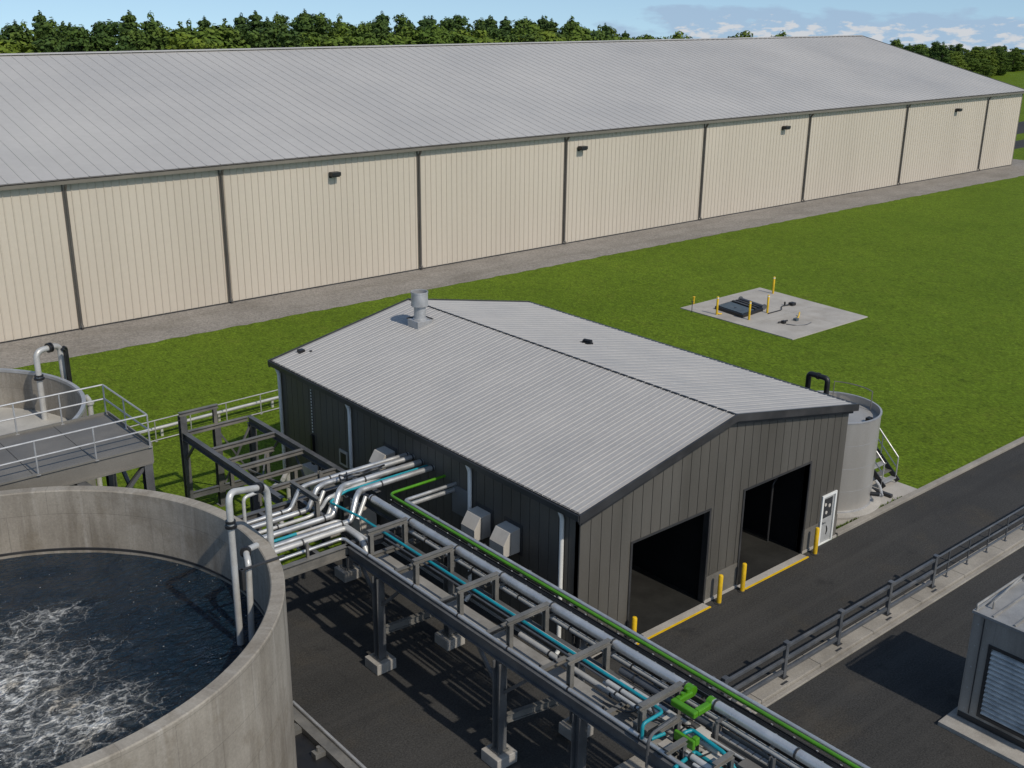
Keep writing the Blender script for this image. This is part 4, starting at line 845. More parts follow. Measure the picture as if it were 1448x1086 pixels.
pipe('thin pale conduit under the post tops inside the rack', [(17.62, 26.5, 3.65), (17.62, 5.0, 3.65)], 0.036, M['pipe_w'], 0)
t = thing('cable_duct', 'wide flat grey duct hung low in the middle of the rack', 'duct', (17.1, 20, 2.98))
mb = MB(); mb.box(16.74, 17.36, 2.0, 26.6, 3.06, 3.20); mb.build('body', pm('duct_cover', (0.30, 0.285, 0.26), 0.5, 0.2, 0.15, 1.2, 0.06, 20, dirt=(0.15, 0.14, 0.125), dirtamt=0.5), t, bevel=0.015)
for y in PORT: mb = MB(); mb.box(16.70, 16.738, y-1.05, y-0.98, 3.05, 3.5); mb.box(17.362, 17.40, y-1.05, y-0.98, 3.05, 3.5); mb.box(16.70, 17.40, y-1.05, y-0.98, 3.02, 3.048); mb.build('hanger', M['steel'], t)
t = thing('cable_tray', 'black ladder cable tray between the thick silver pipe and the green pipe', 'cable tray', (18.4, 15, 4.07))
mb = MB(); mb.box(18.27, 18.30, 1.5, 27.6, 4.075, 4.19); mb.box(18.53, 18.56, 1.5, 27.6, 4.075, 4.19)
y = 1.6
while y < 27.5: mb.box(18.30, 18.53, y, y+0.05, 4.08, 4.105); y += 0.3
mb.build('ladder', M['shed_dark'], t)
mb = MB(); rs = random.Random(4)
for x in (18.34, 18.40, 18.455, 18.50):
    pts = [(x+rs.uniform(-0.012, 0.012), 1.6+i*1.3, 4.125+rs.uniform(0, 0.012)) for i in range(21)]; mb.tube(pts, 0.024, 6)
mb.build('cable', M['black'], t)
mb = MB(); y = 2.0
while y < 27.5: mb.box(18.28, 18.31, y, y+0.05, 4.19, 4.215); mb.box(18.52, 18.55, y+0.3, y+0.35, 4.19, 4.21); y += 0.62
mb.build('clip', M['galv'], t)
# clutter at the near end: grating tray, boxes, small pipes
t = thing('grating_walkway', 'narrow grey stepped grating at the near end of the rack', 'grating', (17.95, 9, 3.6))
mb = MB(); y = 7.0
while y < 13.2: mb.box(17.82, 18.02, y, y+0.19, 3.62, 3.66); y += 0.22
mb.build('plate', M['galv'], t)
mb = MB(); mb.box(17.78, 17.815, 7, 13.3, 3.60, 3.72); mb.box(18.065, 18.10, 7, 13.3, 3.60, 3.72); mb.build('side_rail', M['steel_l'], t)
for i, (x0, x1, y0, y1, z0, z1, mt, lab) in enumerate(((17.15, 17.45, 14.0, 14.35, 3.62, 3.80, 'hood', 'small beige junction box beside the teal elbow'), (16.55, 17.0, 14.3, 14.75, 3.60, 3.76, 'steel_l', 'flat grey junction box in front of the last tall portal'),
        (17.4, 17.62, 13.25, 13.55, 3.60, 3.80, 'hood', 'beige junction box beside the lower teal pipe'), (17.05, 17.5, 12.6, 13.05, 3.45, 3.6, 'hood', 'flat beige junction box between the two lowest teal pipes'), (17.3, 17.6, 11.6, 12.2, 3.55, 3.72, 'deck', 'dark junction box near the bottom of the rack'),
        (16.45, 16.75, 13.6, 13.85, 3.58, 3.7, 'conc_l', 'pale junction box under the curved hoop'))):
    t = thing('junction_box', lab, 'box', ((x0+x1)/2, (y0+y1)/2, z0)); mb = MB(); mb.box(x0, x1, y0, y1, z0, z1); mb.build('body', M[mt], t, bevel=0.015)
    mb = MB(); mb.box(x0-0.012, x1+0.012, y0-0.012, y1+0.012, z1+0.001, z1+0.025); mb.build('lid', M[mt], t)
for x, y0, y1, r, z, lab in ((17.35, 16.4, 12.8, 0.07, 3.66, 'short white pipe in the rack left of the green bend'), (17.6, 16.2, 13.9, 0.06, 3.68, 'short pale pipe in the rack below the thick pipe end'), (17.95, 16.5, 13.3, 0.10, 3.70, 'grey pipe in the rack under the thick pipe end'), (16.75, 13.6, 11.0, 0.08, 3.68, 'white pipe length inside the front girder near the bottom')):
    pipe(lab, [(x, y0, z), (x, y1, z)], r, M['pipe_w'] if r < 0.1 else M['rail'], 0, None, [((x, y0-0.5, z), (0, 1, 0))])
for k, (x, y0, y1, z, r, mt, lab) in enumerate(((17.15, 16.2, 14.9, 3.66, 0.05, 'pipe_w', 'slim white pipe under the teal pipe in the last tall bay'), (17.45, 16.6, 14.9, 3.5, 0.07, 'galv', 'grey pipe beside the slim white pipe in the last tall bay'),
        (17.66, 15.9, 14.2, 3.52, 0.05, 'pipe_w', 'slim white pipe under the green bend'), (16.6, 12.9, 10.5, 3.66, 0.045, 'pipe_w', 'slim white pipe below the short frames near the bottom'), (17.5, 13.0, 10.5, 3.52, 0.05, 'galv', 'grey pipe between the grating and the teal pipe'))):
    pipe(lab, [(x, y0, z), (x, y1, z)], r, M[mt], 0, None, [((x, y0-0.3, z), (0, 1, 0)), ((x, y1+0.3, z), (0, 1, 0))])
for pts, lab in (([(16.9, 14.5, 3.8), (16.95, 14.2, 3.95), (17.2, 13.9, 3.62), (17.5, 13.8, 3.85), (17.6, 13.5, 3.6)], 'black hose looping below the green bend'), ([(16.3, 13.7, 3.6), (16.5, 13.5, 3.9), (16.8, 13.0, 3.65), (17.1, 12.8, 3.8)], 'black hose between the two short frames near the bottom')):
    mb = MB(); mb.tube(pts, 0.022, 6, 0.2); tag(mb.build('loose_hose', M['black'], loc=pts[0]), lab, 'hose')
mb = MB(); rs = random.Random(9)
mb.tube([(16.7, 15.9, 3.62), (16.95, 15.2, 3.55), (17.3, 14.9, 3.9), (17.2, 14.6, 3.7), (16.95, 14.7, 3.62)], 0.028, 6, 0.25); tag(mb.build('loose_hose', M['black'], loc=(16.9, 15.2, 3.6)), 'black hose looped inside the rack near the green bend', 'hose')
mb = MB(); mb.tube([(17.9, 29.6, 4.56), (18.3, 29.75, 4.50), (18.6, 29.55, 4.56), (19.0, 29.7, 4.50), (19.3, 29.6, 4.54), (19.6, 29.7, 4.5)], 0.035, 6, 0.2); mb.tube([(17.7, 29.5, 4.50), (17.8, 29.8, 4.62), (18.0, 29.6, 4.52), (18.15, 29.85, 4.56)], 0.03, 6, 0.12)
tag(mb.build('loose_cable', M['black'], loc=(18.5, 29.6, 4.5)), 'black cable coiled on top of the silver pipes by the shed', 'cable')
pipe('slim white elbow pipe standing behind the near gooseneck', [(14.3, 29.9, 0.0), (14.3, 29.9, 4.75), (14.95, 30.0, 4.75)], 0.06, M['pipe_w'], 0.2)
pipe('thin white riser pipe inside the steel frame', [(18.0, 33.2, 0.3), (17.9, 35.6, 1.6), (18.9, 36.4, 1.6)], 0.09, M['pipe_w'], 0.2)
pipe('white riser pipe between the frame and the shed wall', [(20.2, 37.9, 0), (20.2, 37.9, 1.3), (19.6, 37.2, 1.3)], 0.10, M['pipe_w'], 0.2)
t = thing('pump_unit', 'dark pump with round casing below the steel frame beside the shed', 'pump', (19.9, 34.4, 0))
mb = MB(); mb.box(19.3, 20.6, 33.7, 35.1, 0, 0.22); mb.build('plinth', M['conc'], t, bevel=0.02)
mb = MB(); mb.tube([(19.55, 34.4, 0.85), (20.4, 34.4, 0.85)], 0.42, 18); mb.tube([(19.4, 34.4, 0.85), (19.55, 34.4, 0.85)], 0.3, 18); mb.box(19.6, 20.3, 34.1, 34.7, 0.22, 0.6); mb.build('casing', M['rail'], t)
mb = MB(); mb.tube([(20.0, 34.4, 1.2), (20.0, 34.4, 2.3)], 0.12, 12); mb.ring((20.0, 34.4, 1.5), (0, 0, 1), 0.2, 0.06); mb.build('outlet', M['pipe_w'], t)
t = thing('electric_cabinet', 'beige control cabinet standing against the shed behind the steel frame', 'cabinet', (20.55, 32.9, 0))
mb = MB(); mb.box(20.2, 20.9, 32.3, 33.5, 0.1, 1.75); mb.build('body', M['hood'], t, bevel=0.02)
mb = MB(); mb.box(20.17, 20.198, 32.36, 32.88, 0.2, 1.65); mb.box(20.17, 20.198, 32.92, 33.44, 0.2, 1.65); mb.build('door', M['hood'], t)

# ------------------------------------------------------------------ low service trench beside the near tank
t = thing('service_trench', 'low dark service trough with a silver edge rail beside the near tank', 'trench', (12.8, 21, 0))
mb = MB(); mb.box(11.6, 12.95, 14, 24.9, 0.006, 0.10); mb.build('base', M['black'], t)
mb = MB(); mb.box(12.62, 12.92, 14, 24.9, 0.102, 0.30); mb.build('side_wall', M['steel_l'], t)
mb = MB(); mb.tube([(12.98, 14, 0.36), (12.98, 24.9, 0.36)], 0.045, 8); mb.build('edge_rail', M['galv'], t)
for y in (23.9, 22.6, 21.3, 20.0):
    mb = MB(); mb.box(12.3, 12.62, y-0.12, y+0.12, 0.102, 0.26); mb.tube([(12.46, y, 0.26), (12.46, y, 0.40)], 0.06, 8); mb.build('valve', M['steel_l'], t)

# ------------------------------------------------------------------ guard rail on the divider kerb
ZK = 0.15
gd = thing('guard_rail', 'heavy grey guard rail of three bars on the divider kerb', 'guard rail', (28.4, 16.6, ZK))
gp = [19.6, 22.55, 25.5, 28.4, 31.33, 34.25]; GY = 16.62
for x in gp:
    mb = MB(); mb.box(x-0.075, x+0.075, GY-0.06, GY+0.06, ZK, ZK+1.22); pst = mb.build('post', M['rail'], gd, bevel=0.012)
    mb = MB(); mb.box(x-0.10, x+0.10, GY-0.085, GY+0.085, ZK+1.222, ZK+1.27); mb.build('cap', M['rail'], pst, bevel=0.012)
    mb = MB(); mb.box(x-0.13, x+0.13, GY-0.11, GY+0.11, ZK+0.001, ZK+0.022); mb.build('base_plate', M['shed_dark'], pst)
for a, b in zip(gp[:-1], gp[1:]):
    for z in (1.10, 0.64, 0.22):
        mb = MB(); mb.beam((a+0.077, GY, ZK+z), (b-0.077, GY, ZK+z), 0.08, 0.12); mb.build('rail', M['rail'], gd, bevel=0.012)
hr = thing('handrail', 'thin dark handrail continuing along the divider kerb on the right', 'railing', (40, 16.65, ZK))
x = 35.35; i = 0
while x < 62:
    rail_post(x, GY+0.05, ZK, 1.08, hr, 0.03); x += 1.48
for z in (1.08, 0.62, 0.22):
    mb = MB(); mb.tube([(34.4, GY+0.05, ZK+z), (62, GY+0.05, ZK+z)], 0.032, 8); mb.build('rail', M['rail'], hr)
for ch_ in hr.children:
    if ch_.name.startswith('rail_post'): ch_.data.materials[0] = M['rail']
for x in (22.3, 25.25, 28.15, 31.1, 34.05): mb = MB(); mb.box(x-0.16, x+0.16, 16.36, 16.44, ZK, ZK+0.006); mb.build('post_shadow', M['shed_dark'], gd)  # dark strips on the kerb standing in for the posts' cast shadows

# ------------------------------------------------------------------ cooling unit, lower right
U0, U1, V0, V1, UH = 27.88, 31.2, 7.0, 12.15, 3.64
un = thing('cooling_unit', 'weathered grey cooling unit with slatted louvres in the lower right corner', 'cooling unit', (29, 9.6, 0))
mb = MB(); mb.box(U0-0.7, U1+0.6, V0-0.6, V1+0.22, 0.0, 0.14); mb.build('plinth', M['conc'], un, bevel=0.015)
LY0, LY1, LZ0, LZ1 = 7.6, 11.5, 0.55, 2.75
mb = MB(); mb.box(U0+0.10, U1-0.02, V0, V1-0.01, 0.14, UH-0.06); mb.build('core', M['black'], un)
mb = MB()
mb.box(U0, U0+0.098, V0, LY0, 0.14, UH-0.04); mb.box(U0, U0+0.098, LY1, V1, 0.14, UH-0.04); mb.box(U0, U0+0.098, LY0, LY1, 0.14, LZ0); mb.box(U0, U0+0.098, LY0, LY1, LZ1, UH-0.04)
mb.box(U0+0.0, U1, V1+0.002, V1+0.03, 0.14, UH-0.04); mb.box(U1-0.018, U1, V0, V1, 0.14, UH-0.04)
mb.build('casing', M['unit'], un, bevel=0.01)
mb = MB()
mb.box(U0-0.03, U0-0.002, LY0-0.1, LY0, LZ0-0.1, LZ1+0.1); mb.box(U0-0.03, U0-0.002, LY1, LY1+0.1, LZ0-0.1, LZ1+0.1); mb.box(U0-0.03, U0-0.002, LY0, LY1, LZ0-0.1, LZ0); mb.box(U0-0.03, U0-0.002, LY0, LY1, LZ1, LZ1+0.1)
mb.box(U0-0.018, U0-0.002, V0, V1, 0.16, 0.34); mb.box(U0-0.025, U0-0.002, V1-0.32, V1-0.3, 0.4, UH-0.1)
mb.build('louver_frame', M['shed_dark'], un)
n = 14
for i in range(n):
    z = LZ0+0.03+(LZ1-LZ0-0.05)*i/n; h = (LZ1-LZ0)/n
    mb = MB(); mb.prism([(U0-0.04, LY0+0.005, z+0.01), (U0-0.04, LY0+0.005, z+0.035), (U0+0.085, LY0+0.005, z+h*0.98), (U0+0.095, LY0+0.005, z+h*0.82)], (0, LY1-LY0-0.01, 0)); mb.build('louver_slat', M['louver'], un)
mb = MB(); mb.box(U0-0.05, U1+0.05, V0-0.05, V1+0.06, UH-0.038, UH); mb.box(U0-0.05, U1+0.05, V1-0.02, V1+0.06, UH, UH+0.05); mb.box(U0-0.05, U0+0.03, V0-0.05, V1-0.02, UH, UH+0.05); tp = mb.build('roof_panel', M['unit_top'], un, bevel=0.01)
mb = MB(); x = U0+0.5
y = V0+0.3
while y < V1-0.2: mb.box(U0+0.1, U1-0.05, y, y+0.05, UH+0.001, UH+0.05); y += 0.62
mb.build('roof_seam', M['unit'], tp)
mb = MB(); mb.tube([(U0+0.05, V1-0.02, UH+0.05), (U0+0.05, V1-0.02, UH+0.22), (U1-0.5, V1-0.02, UH+0.22), (U1-0.5, V1-0.02, UH+0.05)], 0.035, 8, 0.06); mb.tube([(U0+0.55, V1-0.25, UH+0.0), (U0+0.55, V1-0.25, UH+0.22), (U1-0.5, V1-0.02, UH+0.22), (U1-0.5, V0+0.5, UH+0.22)], 0.03, 8, 0.05)
mb.build('roof_rail', M['unit'], un)
mb = MB()
for z in (0.5, 1.2, 1.9, 2.6, 3.3):
    mb.tube([(U0-0.006, V1-0.15, z), (U0+0.0, V1-0.15, z)], 0.025, 6); mb.tube([(U0-0.006, V1-0.4, z), (U0, V1-0.4, z)], 0.02, 6)
mb.build('rivet', M['galv'], un)

# ------------------------------------------------------------------ white tank and stair right of the shed
mb = MB(); mb.box(35.35, 41.75, 21.47, 25.6, -0.05, 0.05); o = mb.build('slab', M['conc_l'], bevel=0.01); o['kind'] = 'structure'
WX, WY, WR, WH = 37.94, 23.72, 1.90, 4.12
wt = thing('storage_tank', 'cylindrical off-white steel storage tank at the right corner of the shed', 'tank', (WX, WY, 0))
mb = MB(); mb.lathe([(WR+0.42, 0.05), (WR+0.42, 0.16), (WR+0.38, 0.18), (0, 0.18), (0, 0.05)], WX, WY, 64); mb.build('plinth', M['conc'], wt)
mb = MB(); mb.lathe([(WR, 0.18), (WR, WH), (WR-0.03, WH), (WR-0.03, WH-0.32), (0, WH-0.12), (0, 0.18)], WX, WY, 72); mb.build('shell', M['silo'], wt)
mb = MB(); mb.lathe([(WR+0.025, WH-0.03), (WR+0.025, WH+0.02), (WR-0.05, WH+0.02), (WR-0.05, WH-0.03)], WX, WY, 72); mb.lathe([(WR+0.05, 0.18), (WR+0.05, 0.24), (WR+0.001, 0.24), (WR+0.001, 0.18)], WX, WY, 72)
for z in (1.1, 2.1, 3.1): mb.lathe([(WR+0.004, z), (WR+0.004, z+0.02), (WR-0.01, z+0.02), (WR-0.01, z)], WX, WY, 72)
mb.build('rim', M['galv'], wt)
mb = MB(); mb.tube([(37.0, 24.45, WH-0.3), (37.0, 24.45, 5.6), (37.0, 23.55, 5.6), (37.0, 23.55, WH-0.3)], 0.11, 12, 0.16); mb.ring((37.0, 24.0, 5.6), (0, 1, 0), 0.14, 0.1); mb.build('vent_loop', M['black'], wt)
mb = MB()
ha = lambda t, z: (WX+1.7*math.cos(t), WY+1.7*math.sin(t), z)
mb.tube([ha(R(35), WH-0.3)]+[ha(R(35-i*9), WH+0.55) for i in range(8)]+[ha(R(-28), WH-0.3)], 0.025, 6); mb.tube([(37.2, 22.6, WH-0.2), (38.3, 23.4, WH-0.08)], 0.03, 6); mb.build('top_rail', M['steel_l'], wt)
mb = MB(); mb.box(38.0, 38.25, 22.05, 22.25, WH-0.3, WH-0.05); mb.box(38.95, 39.15, 23.3, 23.5, WH-0.3, WH-0.1)
mb.tube([(WX+WR*math.cos(R(-70)), WY+WR*math.sin(R(-70)), 0.62), (WX+(WR+0.35)*math.cos(R(-68)), WY+(WR+0.35)*math.sin(R(-68)), 0.62)], 0.09, 10)
mb.build('fitting', M['black'], wt)
mb = MB(); mb.tube([(38.72, 21.62, 0.62), (39.0, 21.65, 0.55), (39.3, 21.95, 0.75), (39.35, 22.2, 0.9)], 0.06, 8, 0.15); mb.ring((38.85, 21.6, 0.6), (1, 0, 0), 0.10, 0.05); mb.build('drain_pipe', M['galv'], wt)
st = thing('steel_stair', 'short steel stair with silver handrails beside the white tank', 'stairs', (41.0, 22.5, 0.05))
for i in range(7):
    y = 22.5+0.27*i; z = 0.05+0.26*(i+1)
    mb = MB(); mb.box(40.53, 41.57, y, y+0.27, z-0.04, z); mb.build('tread', M['steel_l'] if i % 2 else M['galv'], st)
for x in (40.5, 41.6):
    mb = MB(); mb.beam((x, 22.42, 0.16), (x, 24.5, 2.0), 0.045, 0.24); mb.build('stringer', M['shed_dark'], st)
    mb = MB(); mb.tube([(x, 22.55, 0.2), (x, 22.55, 1.25), (x, 24.3, 2.92), (x, 25.1, 2.92), (x, 25.1, 1.9)], 0.03, 8, 0.04); mb.tube([(x, 22.55, 0.75), (x, 24.3, 2.42)], 0.025, 8); mb.tube([(x, 23.4, 1.0), (x, 23.4, 2.05)], 0.025, 8); mb.tube([(x, 24.3, 1.9), (x, 24.3, 2.92)], 0.025, 8); mb.build('handrail', M['galv'], st)
mb = MB(); mb.box(39.7, 41.6, 24.42, 25.2, 1.84, 1.9); mb.box(39.75, 39.85, 24.95, 25.05, 0.05, 1.84); mb.box(41.45, 41.55, 25.05, 25.15, 0.05, 1.84); mb.build('landing', M['steel_l'], st)
mb = MB(); mb.box(39.95, 40.12, 21.75, 23.6, 0.051, 0.2); tag(mb.build('wheel_stop', M['shed_dark'], loc=(40, 22.6, 0.05), bevel=0.02), 'long dark kerb block lying on the slab beside the white tank', 'kerb block')

# grass tufts growing in the joint between slab and kerb
mb = MB(); rs = random.Random(12)
for i in range(520):
    x = rs.choice((rs.uniform(36.0, 40.5), rs.uniform(35.3, 36.2))); y = 21.47+abs(rs.gauss(0, 0.06)); h = rs.uniform(0.06, 0.16); a = rs.uniform(0, PI); w = 0.025
    dx, dy = math.cos(a)*w, math.sin(a)*w; lx, ly = rs.uniform(-0.05, 0.05), rs.uniform(-0.05, 0.05)
    mb.poly([(x-dx, y-dy, 0.04), (x+dx, y+dy, 0.04), (x+lx, y+ly, 0.05+h)])
tag(mb.build('grass', M['grass']), kind='stuff', label='grass tufts in the joint behind the road kerb')

# ------------------------------------------------------------------ concrete pad on the lawn with hatch
mb = MB(); mb.prism([(56.0, 38.45, -0.05), (64.35, 38.45, -0.05), (65.0, 47.9, -0.05), (56.1, 47.8, -0.05)], (0, 0, 0.11)); o = mb.build('concrete_pad', M['conc_l'], bevel=0.015)
tag(o, 'square pale concrete pad set in the lawn', 'concrete pad')
mb = MB(); mb.box(56.15, 64.5, 42.25, 42.27, 0.061, 0.063); mb.build('joint', M['kerb'], o); mb = MB(); mb.box(61.2, 61.22, 38.6, 47.6, 0.061, 0.063); mb.build('joint', M['kerb'], o)
ht = thing('access_hatch', 'black steel access hatch with a grey lid on the concrete pad', 'hatch', (58.9, 44.9, 0.06))
hz0, hz1 = 0.061, 0.27
def hp(u, v, z): # bilinear over the hatch corners
    A, B, Cc, D = Vector((57.35, 43.45)), Vector((59.9, 43.7)), Vector((60.35, 46.3)), Vector((57.7, 46.1))
    p = (A*(1-u)+B*u)*(1-v)+(D*(1-u)+Cc*u)*v; return (p.x, p.y, z)
mb = MB(); mb.prism([hp(0, 0, hz0), hp(1, 0, hz0), hp(1, 1, hz0), hp(0, 1, hz0)], (0, 0, hz1-hz0)); mb.build('frame', M['black'], ht, bevel=0.02)
mb = MB(); mb.prism([hp(0.06, 0.06, hz1+0.001), hp(0.62, 0.06, hz1+0.001), hp(0.62, 0.94, hz1+0.001), hp(0.06, 0.94, hz1+0.001)], (0, 0, 0.05)); ld = mb.build('lid', M['lid'], ht, bevel=0.01)
mb = MB(); c0 = hp(0.3, 0.5, hz1+0.052); mb.tube([(c0[0]-0.1, c0[1], c0[2]), (c0[0]+0.1, c0[1], c0[2])], 0.03, 8); mb.build('handle', M['black'], ld)
mb = MB(); mb.prism([hp(0.68, 0.06, hz1+0.001), hp(0.76, 0.06, hz1+0.001), hp(0.76, 0.94, hz1+0.001), hp(0.68, 0.94, hz1+0.001)], (0, 0, 0.10)); mb.prism([hp(0.88, 0.06, hz1+0.001), hp(0.94, 0.06, hz1+0.001), hp(0.94, 0.94, hz1+0.001), hp(0.88, 0.94, hz1+0.001)], (0, 0, 0.06)); mb.build('bar', M['shed_dark'], ht)
mb = MB(); a = hp(1.10, 0.05, 0.26); b = hp(1.10, 0.95, 0.26); mb.tube([a, b], 0.12, 14); mb.ring(a, Vector(b)-Vector(a), 0.20, 0.06); mb.ring(b, Vector(b)-Vector(a), 0.20, 0.06); mb.build('roller', M['rail'], ht)
PB0 = None
for x, y, h, lab in ((56.7, 45.1, 1.3, 'yellow post at the left corner of the pad beyond the hatch'), (57.4, 42.95, 1.35, 'yellow post in front of the black hatch'), (59.75, 43.25, 1.15, 'yellow post at the right end of the black hatch'), (64.3, 46.2, 1.05, 'yellow post at the far edge of the concrete pad')):
    if PB0 is None:
        PB0 = thing('bollard', lab, 'bollard', (x, y, 0.06), 'yellow posts on the concrete pad')
        m_ = bollard_mb(x, y, 0.075, 1.25); m_.v = [(p[0], p[1], p[2]+0.06) for p in m_.v]; m_.build('post', M['yellow'], PB0)
        mb = MB(); mb.lathe([(0.079, 1.18), (0.079, 1.24), (0.07, 1.24), (0.07, 1.18)], x, y, 14); mb.build('band', M['white'], PB0)
    else: copy_tree(PB0, (x, y, 0.06), lab)
x, y = 56.7, 45.1
mb = MB(); mb.tube([(x+0.02, y-0.03, 0.16), (x+0.16, y-0.16, 0.10), (x+0.26, y-0.2, 0.13)], 0.05, 8, 0.08); mb.build('foot', M['yellow'], PB0)
def fit(name, lab, cat, mb, mat, loc): return tag(mb.build(name, mat, loc=loc), lab, cat)
mb = MB(); mb.tube([(59.5, 43.0, 0.11), (61.0, 43.0, 0.10), (61.8, 43.6, 0.10), (62.6, 43.4, 0.12)], 0.035, 6, 0.2); mb.box(62.5, 62.9, 43.2, 43.55, 0.061, 0.26); mb.tube([(62.3, 43.7, 0.061), (62.3, 43.7, 0.3)], 0.06, 8); fit('standpipe', 'black pipe fitting lying in the middle of the pad', 'pipe fitting', mb, M['black'], (61.5, 43.3, 0.06))
mb = MB(); mb.box(58.35, 58.6, 40.85, 41.1, 0.061, 0.25); mb.tube([(58.2, 41.2, 0.12), (58.8, 40.9, 0.22)], 0.06, 8); fit('valve', 'small black valve near the front edge of the pad', 'valve', mb, M['black'], (58.5, 41, 0.06))
mb = MB(); mb.tube([(58.4, 40.7, 0.09), (58.6, 40.2, 0.09), (59.3, 39.8, 0.09), (60.0, 39.9, 0.09)], 0.03, 6, 0.2); fit('hose', 'pale hose curling over the front of the pad', 'hose', mb, M['rail'], (59, 40.2, 0.06))
mb = MB(); mb.tube([(59.8, 40.9, 0.12), (60.6, 41.3, 0.12), (60.85, 41.45, 0.3)], 0.045, 8, 0.1); fit('lever_valve', 'yellow tipped lever valve on the pad', 'valve', mb, M['yellow'], (60.3, 41.2, 0.06))
mb = MB(); mb.box(59.55, 59.82, 40.75, 41.0, 0.061, 0.22); fit('valve_block', 'blue grey valve block at the end of the yellow lever', 'valve', mb, M['lid'], (59.7, 40.9, 0.06))
mb = MB(); mb.tube([(55.9, 46.6, 0.0), (55.9, 46.6, 0.75)], 0.025, 6); mb.box(55.85, 55.95, 46.55, 46.65, 0.75, 0.8); fit('marker_stake', 'thin dark stake at the left corner of the pad', 'stake', mb, M['shed_dark'], (55.9, 46.6, 0))
mb = MB(); mb.tube([(57.6, 47.9, 0), (57.6, 47.9, 0.5)], 0.06, 8); mb.tube([(57.6, 47.9, 0.5), (57.6, 47.9, 0.58)], 0.09, 8); fit('marker_peg', 'small orange marker cap on the lawn behind the hatch', 'marker', mb, M['yellow'], (57.6, 47.9, 0))

# ------------------------------------------------------------------ trees
def leaf_cloud(mb, c, rx, rz, n, size, rs):
    for _ in range(n):
        while True:
            p = Vector((rs.uniform(-1, 1), rs.uniform(-1, 1), rs.uniform(-1, 1)))
            if 0.25 < p.length < 1: break
        q = Vector((c[0]+p.x*rx, c[1]+p.y*rx, c[2]+p.z*rz))
        nn = (p.normalized()+Vector((rs.uniform(-.7, .7), rs.uniform(-.7, .7), rs.uniform(-.4, .9)))).normalized()
        t = nn.cross(Vector((rs.uniform(-1, 1), rs.uniform(-1, 1), rs.uniform(-1, 1)))).normalized(); b = nn.cross(t)
        s = size*rs.uniform(0.6, 1.3); l = s*rs.uniform(0.5, 0.9)
        k = mb.add([q-t*s, q+b*l*0.8, q+t*s, q-b*l*0.8]); mb.face((k, k+1, k+2, k+3))
def tree_meshes(kind, seed):
    rs = random.Random(seed); cr = MB(); tr = MB(); Ht = 16.0
    if kind == 'pine':
        tr.tube([(0, 0, 0), (0.1, 0.05, 6), (0.0, 0.15, 11), (0.05, 0.1, 15.2)], [0.26, 0.20, 0.13, 0.05], 8)
        z = 4.5
        while z < 15.6:
            f = (z-4.5)/11.1; reach = 3.1*(1-f)**0.95+0.25; nb = 5 if f < 0.8 else 3
            for i in range(nb):
                a = rs.uniform(0, 2*PI); L = reach*rs.uniform(0.6, 1.15); e = Vector((math.cos(a)*L, math.sin(a)*L, z+L*0.22+rs.uniform(-0.3, 0.3)))
                tr.tube([(0, 0.1, z), tuple(e)], [0.06, 0.02], 5)
                leaf_cloud(cr, e, 0.95*rs.uniform(0.75, 1.2), 0.5, 76, 0.21, rs)
                if L > 1.3: m_ = Vector((0, 0.1, z)).lerp(e, 0.55); leaf_cloud(cr, m_, 0.85, 0.45, 50, 0.21, rs)
            z += 0.85*rs.uniform(0.85, 1.15)
        leaf_cloud(cr, (0.05, 0.1, 15.6), 0.32, 0.7, 46, 0.18, rs)
    elif kind == 'spruce':
        tr.tube([(0, 0, 0), (0, 0, 8), (0, 0, 15.6)], [0.24, 0.15, 0.04], 8)
        z = 2.5
        while z < 15.8:
            f = (z-2.5)/13.3; reach = 2.6*(1-f)+0.2; nb = 7
            for i in range(nb):
                a = 2*PI*i/nb+rs.uniform(-.3, .3); L = reach*rs.uniform(0.75, 1.15); e = Vector((math.cos(a)*L, math.sin(a)*L, z-L*0.15))
                for t in (0.4, 0.75, 1.0): leaf_cloud(cr, Vector((0, 0, z)).lerp(e, t), 0.55, 0.34, 20, 0.22, rs)
            z += 0.62
        leaf_cloud(cr, (0, 0, 15.9), 0.22, 0.5, 30, 0.18, rs)
    elif kind == 'bush':
        tr.tube([(0, 0, 0), (0.1, 0, 4), (0, 0.1, 12)], [0.3, 0.22, 0.06], 8)
        for i in range(80):
            a = rs.uniform(0, 2*PI); u = rs.uniform(-1, 1); rr = (1-abs(u)**2.4)**0.5*rs.uniform(0.5, 1.0)*(1.0 if u < 0.2 else 0.85)
            e = Vector((math.cos(a)*rr*4.3, math.sin(a)*rr*4.3, 8.2+u*7.2))
            leaf_cloud(cr, e, 1.25*rs.uniform(0.7, 1.25), 0.95, 95, 0.28, rs)
    else:
        tr.tube([(0, 0, 0), (0.15, 0, 3.5), (0.0, 0.2, 7.5), (0.1, 0.1, 11)], [0.32, 0.25, 0.18, 0.07], 8)
        for i in range(64):
            a = rs.uniform(0, 2*PI); u = rs.uniform(-0.95, 1); rr = (1-u*u)**0.5*rs.uniform(0.55, 1.0)
            e = Vector((math.cos(a)*rr*4.0, math.sin(a)*rr*4.0, 9.6+u*5.7*rs.uniform(0.8, 1.05)))
            if i % 4 == 0: tr.tube([(0.05, 0.1, max(4, e.z-4)), tuple(e)], [0.09, 0.02], 5)
            leaf_cloud(cr, e, 1.25*rs.uniform(0.7, 1.25), 0.95, 105, 0.27, rs)
    return cr, tr
PROTO = {}
kinds = [('pine', 1), ('pine', 2), ('pine', 3), ('oak', 4), ('oak', 5), ('spruce', 6), ('bush', 7), ('bush', 8)]
M['bush'] = M['oak']
WHERE = ''
NAME = {'bush': 'broadleaf_tree', 'pine': 'pine_tree', 'oak': 'broadleaf_tree', 'spruce': 'spruce_tree'}
